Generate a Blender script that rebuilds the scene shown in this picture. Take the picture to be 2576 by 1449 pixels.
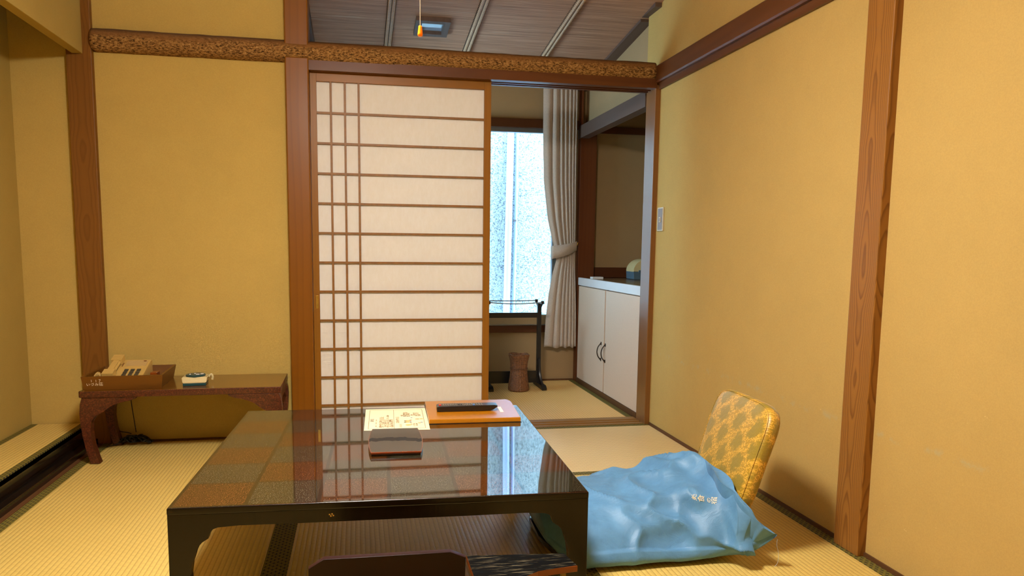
import bpy, bmesh, math, random
import numpy as np
from mathutils import Vector, Matrix, noise

for o in list(bpy.data.objects):
    bpy.data.objects.remove(o)
SC = bpy.context.scene
COL = SC.collection
PI = math.pi

# ------------------------------------------------------------------ camera
YAW, PITCH, ROLL = 0.184673933, 0.112796129, 0.0104128713
FPX, CX, CY, W_, H_ = 1835.447, 1243.614, 830.719, 2576.0, 1449.0
CAM = Vector((-1.54312, -3.68098, 0.94466))


def cam_rows():
    B = np.array([[1, 0, 0], [0, 0, -1], [0, 1, 0]], float)
    c, s = math.cos(YAW), math.sin(YAW)
    Ry = np.array([[c, -s, 0], [s, c, 0], [0, 0, 1]])
    c, s = math.cos(PITCH), math.sin(PITCH)
    Rx = np.array([[1, 0, 0], [0, c, -s], [0, s, c]])
    c, s = math.cos(ROLL), math.sin(ROLL)
    Rr = np.array([[c, -s, 0], [s, c, 0], [0, 0, 1]])
    return Rr @ Rx @ B @ Ry


R = cam_rows()
cam = bpy.data.cameras.new('camera')
cam.sensor_width = 36.0
cam.lens = FPX / W_ * 36.0
cam.shift_x = (W_ / 2 - CX) / W_
cam.shift_y = (CY - H_ / 2) / W_
cam.clip_start = 0.02
camo = bpy.data.objects.new('camera', cam)
COL.objects.link(camo)
M4 = Matrix.Identity(4)
for i in range(3):
    M4[i][0] = R[0][i]
    M4[i][1] = -R[1][i]
    M4[i][2] = -R[2][i]
    M4[i][3] = CAM[i]
camo.matrix_world = M4
SC.camera = camo

# ------------------------------------------------------------------ light and exposure
SC.view_settings.view_transform = 'Standard'
SC.view_settings.look = 'None'
SC.view_settings.gamma = 1.0
SC.view_settings.use_curve_mapping = False
SC.view_settings.exposure = 0.0
world = bpy.data.worlds.new('sky')
SC.world = world
world.use_nodes = True
wb = world.node_tree.nodes['Background']
wb.inputs[0].default_value = (0.52, 0.78, 1.0, 1)
wb.inputs[1].default_value = 26.0
for pos, rot, sx, sy in (((-0.97, 1.46, 1.10), (PI / 2, 0, PI), 1.6, 1.3), ((-1.96, 0.75, 1.375), (PI / 2, 0, -PI / 2), 0.8, 0.75)):
    pl_ = bpy.data.lights.new('window_portal', 'AREA')       # guides the sky's light through each window opening
    pl_.shape = 'RECTANGLE'
    pl_.size, pl_.size_y = sx, sy
    pl_.cycles.is_portal = True
    po = bpy.data.objects.new('window_portal', pl_)
    po.location, po.rotation_euler = pos, rot
    COL.objects.link(po)
LAMP_STRENGTH = 194.0
LAMP_COLOR = (1.0, 0.96, 0.89)

# ------------------------------------------------------------------ node helpers
MATS = {}


class NT:
    def __init__(self, name):
        self.m = bpy.data.materials.new(name)
        self.m.use_nodes = True
        self.t = self.m.node_tree
        self.t.nodes.clear()
        self.out = self.t.nodes.new('ShaderNodeOutputMaterial')

    def n(self, typ, **kw):
        nd = self.t.nodes.new(typ)
        for k, v in kw.items():
            setattr(nd, k, v)
        return nd

    def set(self, nd, **kw):
        for k, v in kw.items():
            k = k.replace('_', ' ')
            if k in nd.inputs:
                nd.inputs[k].default_value = v
        return nd

    def link(self, a, b):
        self.t.links.new(a, b)

    def coords(self, scale=(1, 1, 1), rot=(0, 0, 0), loc=(0, 0, 0)):
        tc = self.n('ShaderNodeTexCoord')
        mp = self.n('ShaderNodeMapping')
        mp.inputs['Scale'].default_value = scale
        mp.inputs['Rotation'].default_value = rot
        mp.inputs['Location'].default_value = loc
        self.link(tc.outputs['Object'], mp.inputs['Vector'])
        return mp.outputs[0]

    def noise(self, vec, scale, detail=4, rough=0.5, dist=0.0):
        nd = self.n('ShaderNodeTexNoise')
        nd.inputs['Scale'].default_value = scale
        nd.inputs['Detail'].default_value = detail
        nd.inputs['Roughness'].default_value = rough
        nd.inputs['Distortion'].default_value = dist
        self.link(vec, nd.inputs['Vector'])
        return nd.outputs['Fac']

    def ramp(self, fac, stops):
        r = self.n('ShaderNodeValToRGB')
        e = r.color_ramp.elements
        while len(e) < len(stops):
            e.new(0.5)
        for i, (p, c) in enumerate(stops):
            e[i].position = p
            e[i].color = (*c, 1) if len(c) == 3 else c
        self.link(fac, r.inputs[0])
        return r.outputs[0]

    def mix(self, fac, a, b, blend='MIX'):
        nd = self.n('ShaderNodeMix', data_type='RGBA', blend_type=blend)
        if isinstance(fac, (int, float)):
            nd.inputs[0].default_value = fac
        else:
            self.link(fac, nd.inputs[0])
        for v, s in ((a, 6), (b, 7)):
            if isinstance(v, (tuple, list)):
                nd.inputs[s].default_value = (*v, 1) if len(v) == 3 else v
            else:
                self.link(v, nd.inputs[s])
        return nd.outputs[2]

    def math(self, op, a, b=0.0, c=None):
        nd = self.n('ShaderNodeMath', operation=op)
        for i, v in enumerate((a, b) if c is None else (a, b, c)):
            if isinstance(v, (int, float)):
                nd.inputs[i].default_value = v
            else:
                self.link(v, nd.inputs[i])
        return nd.outputs[0]

    def bump(self, height, strength=0.3, dist=0.002, normal=None):
        b = self.n('ShaderNodeBump')
        b.inputs['Strength'].default_value = strength
        b.inputs['Distance'].default_value = dist
        self.link(height, b.inputs['Height'])
        if normal is not None:
            self.link(normal, b.inputs['Normal'])
        return b.outputs[0]

    def bsdf(self, color, rough=0.6, normal=None, **kw):
        p = self.n('ShaderNodeBsdfPrincipled')
        if isinstance(color, (tuple, list)):
            p.inputs['Base Color'].default_value = (*color[:3], 1)
        else:
            self.link(color, p.inputs['Base Color'])
        if isinstance(rough, (int, float)):
            p.inputs['Roughness'].default_value = rough
        else:
            self.link(rough, p.inputs['Roughness'])
        if normal is not None:
            self.link(normal, p.inputs['Normal'])
        for k, v in kw.items():
            key = k.replace('_', ' ')
            if isinstance(v, (int, float, tuple)):
                p.inputs[key].default_value = v
            else:
                self.link(v, p.inputs[key])
        return p

    def done(self, shader):
        self.link(shader.outputs[0] if hasattr(shader, 'outputs') else shader, self.out.inputs[0])
        return self.m


def lin(r, g, b):
    f = lambda v: (v / 255 / 12.92) if v <= 10 else ((v / 255 + 0.055) / 1.055) ** 2.4
    return (f(r), f(g), f(b))


def mul(c, k):
    return tuple(v * k for v in c)


def m_plain(name, rgb, rough=0.5, noise_amt=0.12, scale=40, bump=0.0, **kw):
    t = NT(name)
    v = t.coords()
    f = t.noise(v, scale, 4)
    c = t.ramp(f, [(0.3, mul(rgb, 1 - noise_amt)), (0.7, mul(rgb, 1 + noise_amt))])
    nrm = t.bump(f, bump, 0.002) if bump else None
    return t.done(t.bsdf(c, rough, nrm, **kw))


def m_plaster(name, rgb, stain=False):
    t = NT(name)
    v = t.coords()
    big = t.noise(v, 1.3, 3, 0.55)
    mid = t.noise(v, 9, 5, 0.6)
    fine = t.noise(v, 260, 3, 0.6)
    c = t.ramp(big, [(0.3, mul(rgb, 0.93)), (0.7, mul(rgb, 1.05))])
    c = t.mix(0.35, c, t.ramp(mid, [(0.3, mul(rgb, 0.9)), (0.7, mul(rgb, 1.08))]))
    c = t.mix(0.25, c, t.ramp(fine, [(0.35, mul(rgb, 0.8)), (0.65, mul(rgb, 1.12))]))
    if stain:   # old damp line with greyish flakes low on the wall
        tc = t.n('ShaderNodeTexCoord')
        sp = t.n('ShaderNodeSeparateXYZ')
        t.link(tc.outputs['Object'], sp.inputs[0])
        wob = t.noise(t.coords(), 7, 4)
        zz = t.math('ADD', sp.outputs[2], t.math('MULTIPLY', wob, 0.05))
        d = t.math('ABSOLUTE', t.math('SUBTRACT', zz, 0.475))
        line = t.math('SUBTRACT', 1.0, t.math('MULTIPLY', d, 60.0))
        line = t.math('MAXIMUM', line, 0.0)
        patch = t.ramp(t.noise(t.coords(), 16, 4, 0.7), [(0.52, (0, 0, 0)), (0.62, (1, 1, 1))])
        fac = t.math('MULTIPLY', line, patch)
        c = t.mix(t.math('MULTIPLY', fac, 0.55), c, lin(176, 168, 130))
        flake = t.ramp(t.noise(t.coords(scale=(1, 1, 1.6)), 38, 3, 0.6), [(0.735, (0, 0, 0)), (0.75, (1, 1, 1))])
        low = t.math('LESS_THAN', sp.outputs[2], 0.7)
        c = t.mix(t.math('MULTIPLY', t.math('MULTIPLY', flake, low), 0.5), c, lin(226, 196, 130))
    h = t.mix(0.5, mid, fine)
    return t.done(t.bsdf(c, 0.92, t.bump(h, 0.22, 0.0015), Specular_IOR_Level=0.15))


def m_wood(name, light, dark, axis='Z', freq=9.0, rough=0.45, contrast=1.0, coat=0.0, seed=0.0, dist=2.2, stretch=0.07):
    """flat-sawn grain running along axis: stretched rings give cathedral figures"""
    t = NT(name)
    s = {'X': (stretch, 1, 1), 'Y': (1, stretch, 1), 'Z': (1, 1, stretch)}[axis]
    v = t.coords(scale=s, loc=(seed, seed * 0.7, seed * 1.3))
    n1 = t.noise(v, 6.0, 3, 0.5)
    w = t.n('ShaderNodeTexWave', wave_type='BANDS', bands_direction={'X': 'Y', 'Y': 'X', 'Z': 'X'}[axis], wave_profile='SAW')
    w.inputs['Scale'].default_value = freq
    w.inputs['Distortion'].default_value = dist * 3.0
    w.inputs['Detail'].default_value = 1.5
    w.inputs['Detail Scale'].default_value = 1.2
    t.link(v, w.inputs['Vector'])
    s2 = {'X': (0.02, 1, 1), 'Y': (1, 0.02, 1), 'Z': (1, 1, 0.02)}[axis]
    fib = t.noise(t.coords(scale=s2), 320, 3, 0.6)
    g = t.ramp(w.outputs['Fac'], [(0.0, (0, 0, 0)), (0.55, (0.25, 0.25, 0.25)), (0.88, (1, 1, 1)), (1.0, (0.1, 0.1, 0.1))])
    c = t.mix(t.math('MULTIPLY', g, 0.75 * contrast), light, dark)
    c = t.mix(t.math('MULTIPLY', fib, 0.4 * contrast), c, mul(dark, 1.15))
    c = t.mix(0.3, c, t.ramp(n1, [(0.3, mul(light, 0.8)), (0.7, mul(light, 1.1))]))
    h = t.mix(0.5, w.outputs['Fac'], fib)
    return t.done(t.bsdf(c, max(rough, 0.4), t.bump(h, 0.12, 0.001), Coat_Weight=coat * 0.35, Coat_Roughness=0.3, Specular_IOR_Level=0.25))


def m_tatami(name, axis='Y', tint=(1, 1, 1)):
    """woven rush: ribs along axis, little staggered cells between the threads"""
    t = NT(name)
    rot = (0, 0, PI / 2) if axis == 'Y' else (0, 0, 0)
    v = t.coords(rot=rot)
    br = t.n('ShaderNodeTexBrick')
    br.offset = 0.5
    br.inputs['Color1'].default_value = (1, 1, 1, 1)
    br.inputs['Color2'].default_value = (0.8, 0.8, 0.8, 1)
    br.inputs['Mortar'].default_value = (0, 0, 0, 1)
    br.inputs['Scale'].default_value = 1.0
    br.inputs['Mortar Size'].default_value = 0.0014
    br.inputs['Mortar Smooth'].default_value = 1.0
    br.inputs['Brick Width'].default_value = 0.026
    br.inputs['Row Height'].default_value = 0.0155
    t.link(v, br.inputs['Vector'])
    wv = t.n('ShaderNodeTexWave', wave_type='BANDS', bands_direction='Y', wave_profile='SIN')
    wv.inputs['Scale'].default_value = 0.314159 / 0.0155 * 1.0
    wv.inputs['Distortion'].default_value = 0.25
    wv.inputs['Detail Scale'].default_value = 3
    t.link(v, wv.inputs['Vector'])
    fib = t.noise(t.coords(scale=(1, 0.1, 1) if axis == 'X' else (0.1, 1, 1)), 900, 2)
    big = t.noise(v, 2.2, 3, 0.6)
    a = tuple(x * k for x, k in zip(lin(228, 200, 118), tint))
    b = tuple(x * k for x, k in zip(lin(210, 180, 94), tint))
    d = tuple(x * k for x, k in zip(lin(160, 118, 54), tint))
    c = t.mix(big, a, b)
    c = t.mix(t.math('MULTIPLY', fib, 0.35), c, b)
    gr = t.ramp(br.outputs['Color'], [(0.0, (1, 1, 1)), (0.7, (0, 0, 0))])
    c = t.mix(t.math('MULTIPLY', gr, 0.42), c, d)
    rib = t.ramp(wv.outputs['Fac'], [(0.0, (1, 1, 1)), (0.35, (0, 0, 0))])
    c = t.mix(t.math('MULTIPLY', rib, 0.3), c, d)
    h = t.mix(0.5, wv.outputs['Fac'], br.outputs['Color'])
    return t.done(t.bsdf(c, 0.4, t.bump(h, 0.5, 0.0022), Specular_IOR_Level=0.55))


def m_border(name, bright=lin(128, 114, 34), dark=lin(22, 22, 12), s=1.0):
    t = NT(name)
    cols = []
    for a in (PI / 4, -PI / 4):
        w = t.n('ShaderNodeTexWave', wave_type='BANDS', bands_direction='X', wave_profile='TRI')
        w.inputs['Scale'].default_value = 20 * s
        w.inputs['Distortion'].default_value = 0.6
        w.inputs['Detail Scale'].default_value = 8
        t.link(t.coords(rot=(0, 0, a)), w.inputs['Vector'])
        cols.append(w.outputs['Fac'])
    mx = t.math('MAXIMUM', cols[0], cols[1])
    mn = t.math('MINIMUM', cols[0], cols[1])
    f = t.math('SUBTRACT', mx, t.math('MULTIPLY', mn, 0.6))
    thread = t.noise(t.coords(scale=(1, 1, 1)), 700, 2)
    c = t.ramp(f, [(0.26, dark), (0.42, bright)])
    c = t.mix(t.math('MULTIPLY', thread, 0.4), c, dark)
    return t.done(t.bsdf(c, 0.75, t.bump(f, 0.3, 0.001)))


# ------------------------------------------------------------------ materials
M = {}
M['plaster'] = m_plaster('ochre_plaster', (0.43, 0.30, 0.075))
M['plaster_right'] = m_plaster('ochre_plaster_marked', (0.52, 0.352, 0.112), True)
M['plaster_back'] = m_plaster('olive_ochre_plaster', (0.53, 0.37, 0.10))
M['plaster_next'] = m_plaster('sand_plaster', (0.37, 0.245, 0.12))


def m_cathedral(name, light, dark, px, py, spacing=0.0062, wob=0.022, rough=0.45, seed=0.0, contrast=0.8):
    """growth rings round an axis close behind the face: flat-sawn flame figures"""
    t = NT(name)
    tc = t.n('ShaderNodeTexCoord')
    sp = t.n('ShaderNodeSeparateXYZ')
    t.link(tc.outputs['Object'], sp.inputs[0])
    drift = t.noise(t.coords(scale=(0.6, 0.6, 1), loc=(seed, 0, 0)), 1.7, 3, 0.55)
    side = t.noise(t.coords(scale=(0.3, 0.3, 1), loc=(0, seed + 5, 0)), 1.1, 2, 0.5)
    fx = t.math('SUBTRACT', sp.outputs[0], px)
    fy = t.math('SUBTRACT', sp.outputs[1], py)
    fx = t.math('ADD', fx, t.math('MULTIPLY', t.math('SUBTRACT', side, 0.5), 0.05))
    fy = t.math('ADD', fy, t.math('MULTIPLY', t.math('SUBTRACT', side, 0.5), 0.05))
    r = t.math('SQRT', t.math('ADD', t.math('MULTIPLY', fx, fx), t.math('MULTIPLY', fy, fy)))
    r = t.math('ADD', r, t.math('MULTIPLY', drift, wob * 3))
    fine = t.noise(t.coords(scale=(1, 1, 0.12)), 60, 2, 0.5)
    r = t.math('ADD', r, t.math('MULTIPLY', fine, 0.0022))
    fr = t.math('FRACT', t.math('DIVIDE', r, spacing))
    g = t.ramp(fr, [(0.0, (0, 0, 0)), (0.5, (0.12, 0.12, 0.12)), (0.86, (1, 1, 1)), (1.0, (0, 0, 0))])
    fib = t.noise(t.coords(scale=(1, 1, 0.02)), 330, 3, 0.6)
    big = t.noise(t.coords(scale=(1, 1, 0.2)), 5, 2)
    c = t.mix(t.math('MULTIPLY', g, contrast), light, dark)
    c = t.mix(t.math('MULTIPLY', fib, 0.25), c, dark)
    c = t.mix(t.math('MULTIPLY', big, 0.3), c, mul(light, 0.8))
    return t.done(t.bsdf(c, rough, t.bump(g, 0.15, 0.0008), Specular_IOR_Level=0.25))


M['post'] = m_wood('cedar_post', lin(144, 94, 15), lin(90, 49, 4), 'Z', 15, 0.42, 1.0, 0.15, 0.3)
M['post_left'] = m_wood('aged_cedar_post', lin(120, 80, 12), lin(75, 44, 3), 'Z', 12, 0.5, 0.9, 0.05, 2.3)
M['post_mid'] = m_wood('polished_post', lin(131, 79, 7), lin(103, 56, 3), 'Z', 9, 0.3, 0.6, 0.35, 4.1, 1.4)
M['jamb'] = m_wood('polished_jamb', lin(132, 86, 40), lin(100, 60, 24), 'Z', 9, 0.3, 0.6, 2.0, 4.1, 1.4)
M['beam'] = m_wood('dark_beam', lin(101, 59, 27), lin(68, 35, 13), 'X', 8, 0.4, 0.6, 0.2, 1.1)
M['beam_y'] = m_wood('dark_beam_long', lin(106, 64, 32), lin(72, 40, 19), 'Y', 8, 0.36, 0.6, 0.25, 1.9)
M['redwood'] = m_wood('red_brown_trim', lin(88, 47, 20), lin(60, 27, 9), 'X', 9, 0.45, 0.5, 0.1, 3.1)
M['redpost'] = m_wood('red_brown_post', lin(104, 55, 23), lin(75, 35, 12), 'Z', 9, 0.45, 0.5, 0.1, 3.6)
M['greybeam'] = m_wood('grey_brown_beam', lin(97, 77, 66), lin(70, 53, 46), 'Y', 8, 0.5, 0.5, 0.1, 6.1)
M['shoji_v'] = m_wood('shoji_stile_wood', lin(150, 98, 26), lin(120, 74, 15), 'Z', 16, 0.38, 0.5, 0.15, 5.0, 1.0)
M['shoji_h'] = m_wood('shoji_rail_wood', lin(150, 98, 26), lin(120, 74, 15), 'X', 16, 0.38, 0.5, 0.15, 5.0, 1.0)
M['kumiko'] = m_plain('lattice_wood', lin(135, 89, 27), 0.5, 0.15, 60)
M['sill'] = m_wood('threshold_wood', lin(151, 112, 60), lin(119, 82, 39), 'X', 12, 0.4, 0.5, 0.1, 2.0, 1.0)
M['base'] = m_wood('baseboard_wood', lin(100, 66, 37), lin(71, 43, 22), 'Y', 10, 0.55, 0.6, 0, 2.7)
M['tatami_a'] = m_tatami('rush_left', 'Y')
M['tatami_x'] = m_tatami('rush_cross', 'X', (1.18, 1.24, 2.1))  # tint paints the daylight glare on the rush into its colour
M['tatami_n'] = m_tatami('rush_next', 'Y', (1.28, 1.12, 1.35))
M['heri'] = m_border('green_black_brocade')
M['heri_dark'] = m_border('dark_brocade', lin(84, 72, 30), lin(20, 18, 10), 1.3)
M['lacquer'] = m_plain('black_lacquer', lin(26, 20, 15), 0.12, 0.2, 30, IOR=1.85)
M['lacquer_rack'] = m_plain('black_paint', lin(24, 22, 22), 0.35, 0.2, 30)
M['gold'] = m_plain('gold_paint', lin(190, 150, 70), 0.3, 0.2, 60, Metallic=0.6)
M['brass'] = m_plain('brass', lin(200, 160, 70), 0.3, 0.1, 60, Metallic=0.8)
M['white_paint'] = m_plain('white_laminate', lin(212, 188, 164), 0.55, 0.03, 120, 0.05)
M['white_edge'] = m_plain('white_edge', lin(216, 216, 216), 0.3, 0.02, 20)
M['counter'] = m_plain('worktop_brown', lin(104, 84, 56), 0.25, 0.12, 20)
M['iron'] = m_plain('dark_iron', lin(44, 32, 26), 0.4, 0.1, 50, Metallic=0.5)
M['alu'] = m_plain('aluminium', lin(128, 126, 124), 0.35, 0.04, 30, Metallic=0.6)
M['stucco_dark'] = m_plain('black_cable', lin(14, 12, 12), 0.5, 0.1, 50)
M['orange'] = m_plain('orange_leather', lin(178, 110, 5), 0.3, 0.04, 90, 0.03, Coat_Weight=0.35, Coat_Roughness=0.25)
M['label_white'] = m_plain('white_label', lin(236, 232, 226), 0.5, 0.02, 20)
M['remote_black'] = m_plain('black_plastic', lin(22, 19, 18), 0.28, 0.1, 60, Coat_Weight=0.3)
M['remote_key'] = m_plain('grey_key', lin(120, 112, 104), 0.5, 0.1, 60)
M['red_key'] = m_plain('red_key', lin(214, 56, 44), 0.4, 0.05, 60)
M['blue_key'] = m_plain('blue_key', lin(70, 120, 190), 0.4, 0.05, 60)
M['paper_cream'] = m_plain('cream_paper', lin(239, 227, 187), 0.7, 0.01, 30)
M['ink'] = m_plain('brown_ink', lin(150, 122, 84), 0.8, 0.1, 30)
M['ink_dark'] = m_plain('dark_ink', lin(84, 64, 36), 0.8, 0.1, 30)
M['ink_red'] = m_plain('red_ink', lin(196, 120, 90), 0.8, 0.1, 30)
M['ink_blue'] = m_plain('blue_ink', lin(112, 120, 150), 0.8, 0.1, 30)
M['ink_tan'] = m_plain('tan_ink', lin(226, 182, 110), 0.8, 0.1, 30)
M['phone'] = m_plain('cream_plastic', lin(199, 165, 91), 0.4, 0.03, 30, Coat_Weight=0.2)
M['phone_card'] = m_plain('phone_card', lin(187, 158, 102), 0.6, 0.05, 60)
M['phone_key'] = m_plain('phone_key', lin(70, 64, 52), 0.4, 0.1, 60)
M['tray'] = m_wood('tray_wood', lin(118, 74, 18), lin(75, 42, 7), 'X', 10, 0.45, 0.9, 0.1, 7.7)
M['desk_top'] = m_plain('desk_top_lacquer', lin(106, 62, 14), 0.2, 0.15, 12, Coat_Weight=0.5, Coat_Roughness=0.1)
M['teal'] = m_plain('teal_plastic', lin(28, 68, 72), 0.3, 0.06, 60)
M['cream'] = m_plain('cream_case', lin(205, 187, 135), 0.35, 0.03, 40)
M['amber'] = m_plain('amber_plastic', lin(227, 152, 19), 0.3, 0.03, 40, Subsurface_Weight=0.4)
M['string'] = m_plain('pale_string', lin(214, 176, 146), 0.7, 0.05, 90)
M['gray_plate'] = m_plain('switch_grey', lin(136, 120, 110), 0.4, 0.03, 60)
M['switch_white'] = m_plain('switch_frame', lin(203, 190, 158), 0.4, 0.02, 60)
M['dish_blue'] = m_plain('slate_blue_plastic', lin(84, 108, 122), 0.35, 0.05, 60)
M['dish_cream'] = m_plain('cream_lid', lin(206, 192, 140), 0.35, 0.03, 60)
M['pipe'] = m_plain('white_pipe', lin(150, 172, 205), 0.4, 0.03, 20)
M['bamboo_rod'] = m_plain('bamboo_rod', lin(184, 152, 118), 0.5, 0.12, 60)
M['vine'] = m_plain('dark_vine', lin(50, 36, 28), 0.6, 0.1, 60)
M['arm_orange'] = m_plain('orange_lacquer_edge', lin(133, 65, 14), 0.3, 0.1, 60)
M['thread'] = m_plain('loose_thread', lin(170, 176, 186), 0.8, 0.05, 60)
M['ceiling_board'] = m_wood('ceiling_board', lin(170, 130, 84), lin(130, 92, 52), 'Y', 6, 0.6, 0.5, 0, 1.0)


def make_table_top():
    t = NT('checkered_lacquer')
    tc = t.n('ShaderNodeTexCoord')
    sp = t.n('ShaderNodeSeparateXYZ')
    t.link(tc.outputs['Object'], sp.inputs[0])
    cell = 0.1703
    idx, edge = [], []
    for k in (0, 1):
        q = t.math('DIVIDE', t.math('SUBTRACT', sp.outputs[k], 0.006), cell)
        fl = t.math('FLOOR', q)
        fr = t.math('SUBTRACT', q, fl)
        idx.append(fl)
        e = t.math('ABSOLUTE', t.math('SUBTRACT', fr, 0.5))
        edge.append(t.math('GREATER_THAN', e, 0.472 if k == 0 else 0.485))
    par = t.math('MODULO', t.math('ADD', t.math('ADD', idx[0], idx[1]), 20.0), 2.0)
    line = t.math('MAXIMUM', edge[0], edge[1])
    v = t.coords()
    sp1 = t.ramp(t.noise(v, 420, 2, 0.7), [(0.54, (0, 0, 0)), (0.70, (1, 1, 1))])
    cloud = t.noise(v, 14, 4, 0.7)
    red = t.mix(sp1, lin(30, 12, 4), lin(178, 100, 42))
    grn = t.mix(sp1, lin(14, 13, 9), lin(138, 130, 96))
    c = t.mix(par, red, grn)
    c = t.mix(t.math('MULTIPLY', cloud, 0.25), c, lin(28, 16, 8))
    c = t.mix(line, c, lin(22, 14, 7))
    hb = t.noise(t.coords(), 7, 1)
    n2 = t.bump(hb, 0.012, 0.003)
    rg = t.math('ADD', 0.025, t.math('MULTIPLY', sp1, 0.05))
    return t.done(t.bsdf(c, rg, n2, IOR=2.0, Specular_IOR_Level=0.5))


M['table_top'] = make_table_top()


def make_table_side():
    t = NT('dark_lacquered_side')
    v = t.coords(scale=(1, 1, 0.03))
    f = t.noise(v, 300, 3, 0.6)
    c = t.ramp(f, [(0.3, lin(14, 9, 4)), (0.7, lin(30, 19, 8))])
    return t.done(t.bsdf(c, 0.22, t.bump(f, 0.05, 0.0006), Specular_IOR_Level=0.3))


M['table_side'] = make_table_side()


def make_desk():
    t = NT('speckled_red_lacquer')
    v = t.coords()
    f = t.noise(v, 190, 4, 0.7)
    g = t.noise(v, 22, 4, 0.7)
    c = t.ramp(f, [(0.35, lin(34, 12, 5)), (0.5, lin(74, 29, 12)), (0.68, lin(124, 62, 32))])
    c = t.mix(t.math('MULTIPLY', g, 0.5), c, lin(74, 26, 8))
    return t.done(t.bsdf(c, 0.4, t.bump(f, 0.2, 0.001), Coat_Weight=0.3))


M['desk'] = make_desk()


def make_log():
    t = NT('bark_log')
    v = t.coords(scale=(0.45, 1, 1))
    f = t.noise(v, 170, 6, 0.8)
    g = t.noise(t.coords(scale=(0.12, 1, 1)), 40, 5, 0.65, 0.8)
    c = t.ramp(f, [(0.40, lin(40, 26, 14)), (0.47, lin(120, 84, 42)), (0.56, lin(164, 122, 66)), (0.7, lin(200, 160, 102))])
    smooth_bark = t.mix(g, lin(92, 60, 30), lin(150, 104, 54))
    tc = t.n('ShaderNodeTexCoord')
    sp = t.n('ShaderNodeSeparateXYZ')
    t.link(tc.outputs['Object'], sp.inputs[0])
    up = t.math('MULTIPLY', t.math('ADD', t.math('SUBTRACT', sp.outputs[2], 0.002), t.math('MULTIPLY', t.math('SUBTRACT', g, 0.5), 0.09)), 50.0)     # the upper bark is smoother
    up = t.math('MINIMUM', t.math('MAXIMUM', up, 0.0), 1.0)
    c = t.mix(t.math('MULTIPLY', up, 0.85), c, smooth_bark)
    top = t.math('MINIMUM', t.math('MAXIMUM', t.math('MULTIPLY', t.math('SUBTRACT', sp.outputs[2], 0.026), 60.0), 0.0), 1.0)
    c = t.mix(t.math('MULTIPLY', top, 0.7), c, lin(76, 50, 30))
    return t.done(t.bsdf(c, 0.85, t.bump(f, 0.7, 0.002), Specular_IOR_Level=0.15))


M['log'] = make_log()


def make_reed():
    t = NT('reed_ceiling')
    v = t.coords(scale=(0.012, 1, 1))
    f = t.noise(v, 210, 3, 0.6)
    w = t.n('ShaderNodeTexWave', wave_type='BANDS', bands_direction='Y')
    w.inputs['Scale'].default_value = 60
    w.inputs['Distortion'].default_value = 1.5
    w.inputs['Detail'].default_value = 2
    t.link(t.coords(scale=(0.1, 1, 1)), w.inputs['Vector'])
    pale = t.ramp(t.noise(t.coords(scale=(0.03, 1, 1), loc=(3, 3, 3)), 130, 2, 0.5), [(0.66, (0, 0, 0)), (0.72, (1, 1, 1))])
    c = t.ramp(f, [(0.3, lin(126, 90, 68)), (0.55, lin(182, 140, 110)), (0.75, lin(204, 166, 136))])
    c = t.mix(t.math('MULTIPLY', pale, 0.55), c, lin(206, 190, 166))
    h = t.mix(0.5, f, w.outputs['Fac'])
    return t.done(t.bsdf(c, 0.6, t.bump(h, 0.6, 0.003)))


M['reed'] = make_reed()


def make_shoji_paper():
    t = NT('shoji_paper')
    f = t.noise(t.coords(scale=(1, 1, 0.4)), 60, 5, 0.7)
    c = t.ramp(f, [(0.3, lin(244, 238, 226)), (0.7, lin(250, 246, 238))])
    d = t.n('ShaderNodeBsdfDiffuse')
    tr = t.n('ShaderNodeBsdfTranslucent')
    t.link(c, d.inputs['Color'])
    tr.inputs['Color'].default_value = (0.9, 0.86, 0.8, 1)
    mx = t.n('ShaderNodeMixShader')
    mx.inputs[0].default_value = 0.22
    t.link(d.outputs[0], mx.inputs[1])
    t.link(tr.outputs[0], mx.inputs[2])
    return t.done(mx)


M['shoji_paper'] = make_shoji_paper()


def make_curtain():
    t = NT('curtain_cloth')
    f = t.noise(t.coords(scale=(1, 1, 0.2)), 500, 3, 0.6)
    c = t.ramp(f, [(0.3, lin(188, 170, 152)), (0.7, lin(212, 194, 176))])
    p = t.bsdf(c, 0.75, t.bump(f, 0.15, 0.0006), Sheen_Weight=0.2)
    tr = t.n('ShaderNodeBsdfTranslucent')
    t.link(c, tr.inputs['Color'])
    mx = t.n('ShaderNodeMixShader')
    mx.inputs[0].default_value = 0.15
    t.link(p.outputs[0], mx.inputs[1])
    t.link(tr.outputs[0], mx.inputs[2])
    return t.done(mx)


M['curtain'] = make_curtain()


def make_glass():
    t = NT('window_glass')
    g = t.n('ShaderNodeBsdfGlossy')
    g.inputs['Roughness'].default_value = 0.02
    tr = t.n('ShaderNodeBsdfTransparent')
    tr.inputs[0].default_value = (0.97, 0.99, 1, 1)
    fr = t.n('ShaderNodeFresnel')
    fr.inputs[0].default_value = 1.45
    mx = t.n('ShaderNodeMixShader')
    t.link(fr.outputs[0], mx.inputs[0])
    t.link(tr.outputs[0], mx.inputs[1])
    t.link(g.outputs[0], mx.inputs[2])
    return t.done(mx)


M['glass'] = make_glass()


def make_stucco():
    t = NT('rough_stucco')
    v = t.coords()
    f = t.noise(v, 95, 4, 0.75)
    c = t.ramp(f, [(0.38, lin(60, 78, 88)), (0.5, lin(146, 162, 167)), (0.7, lin(174, 188, 192))])
    return t.done(t.bsdf(c, 0.9, t.bump(f, 0.9, 0.008)))


M['stucco'] = make_stucco()


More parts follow.
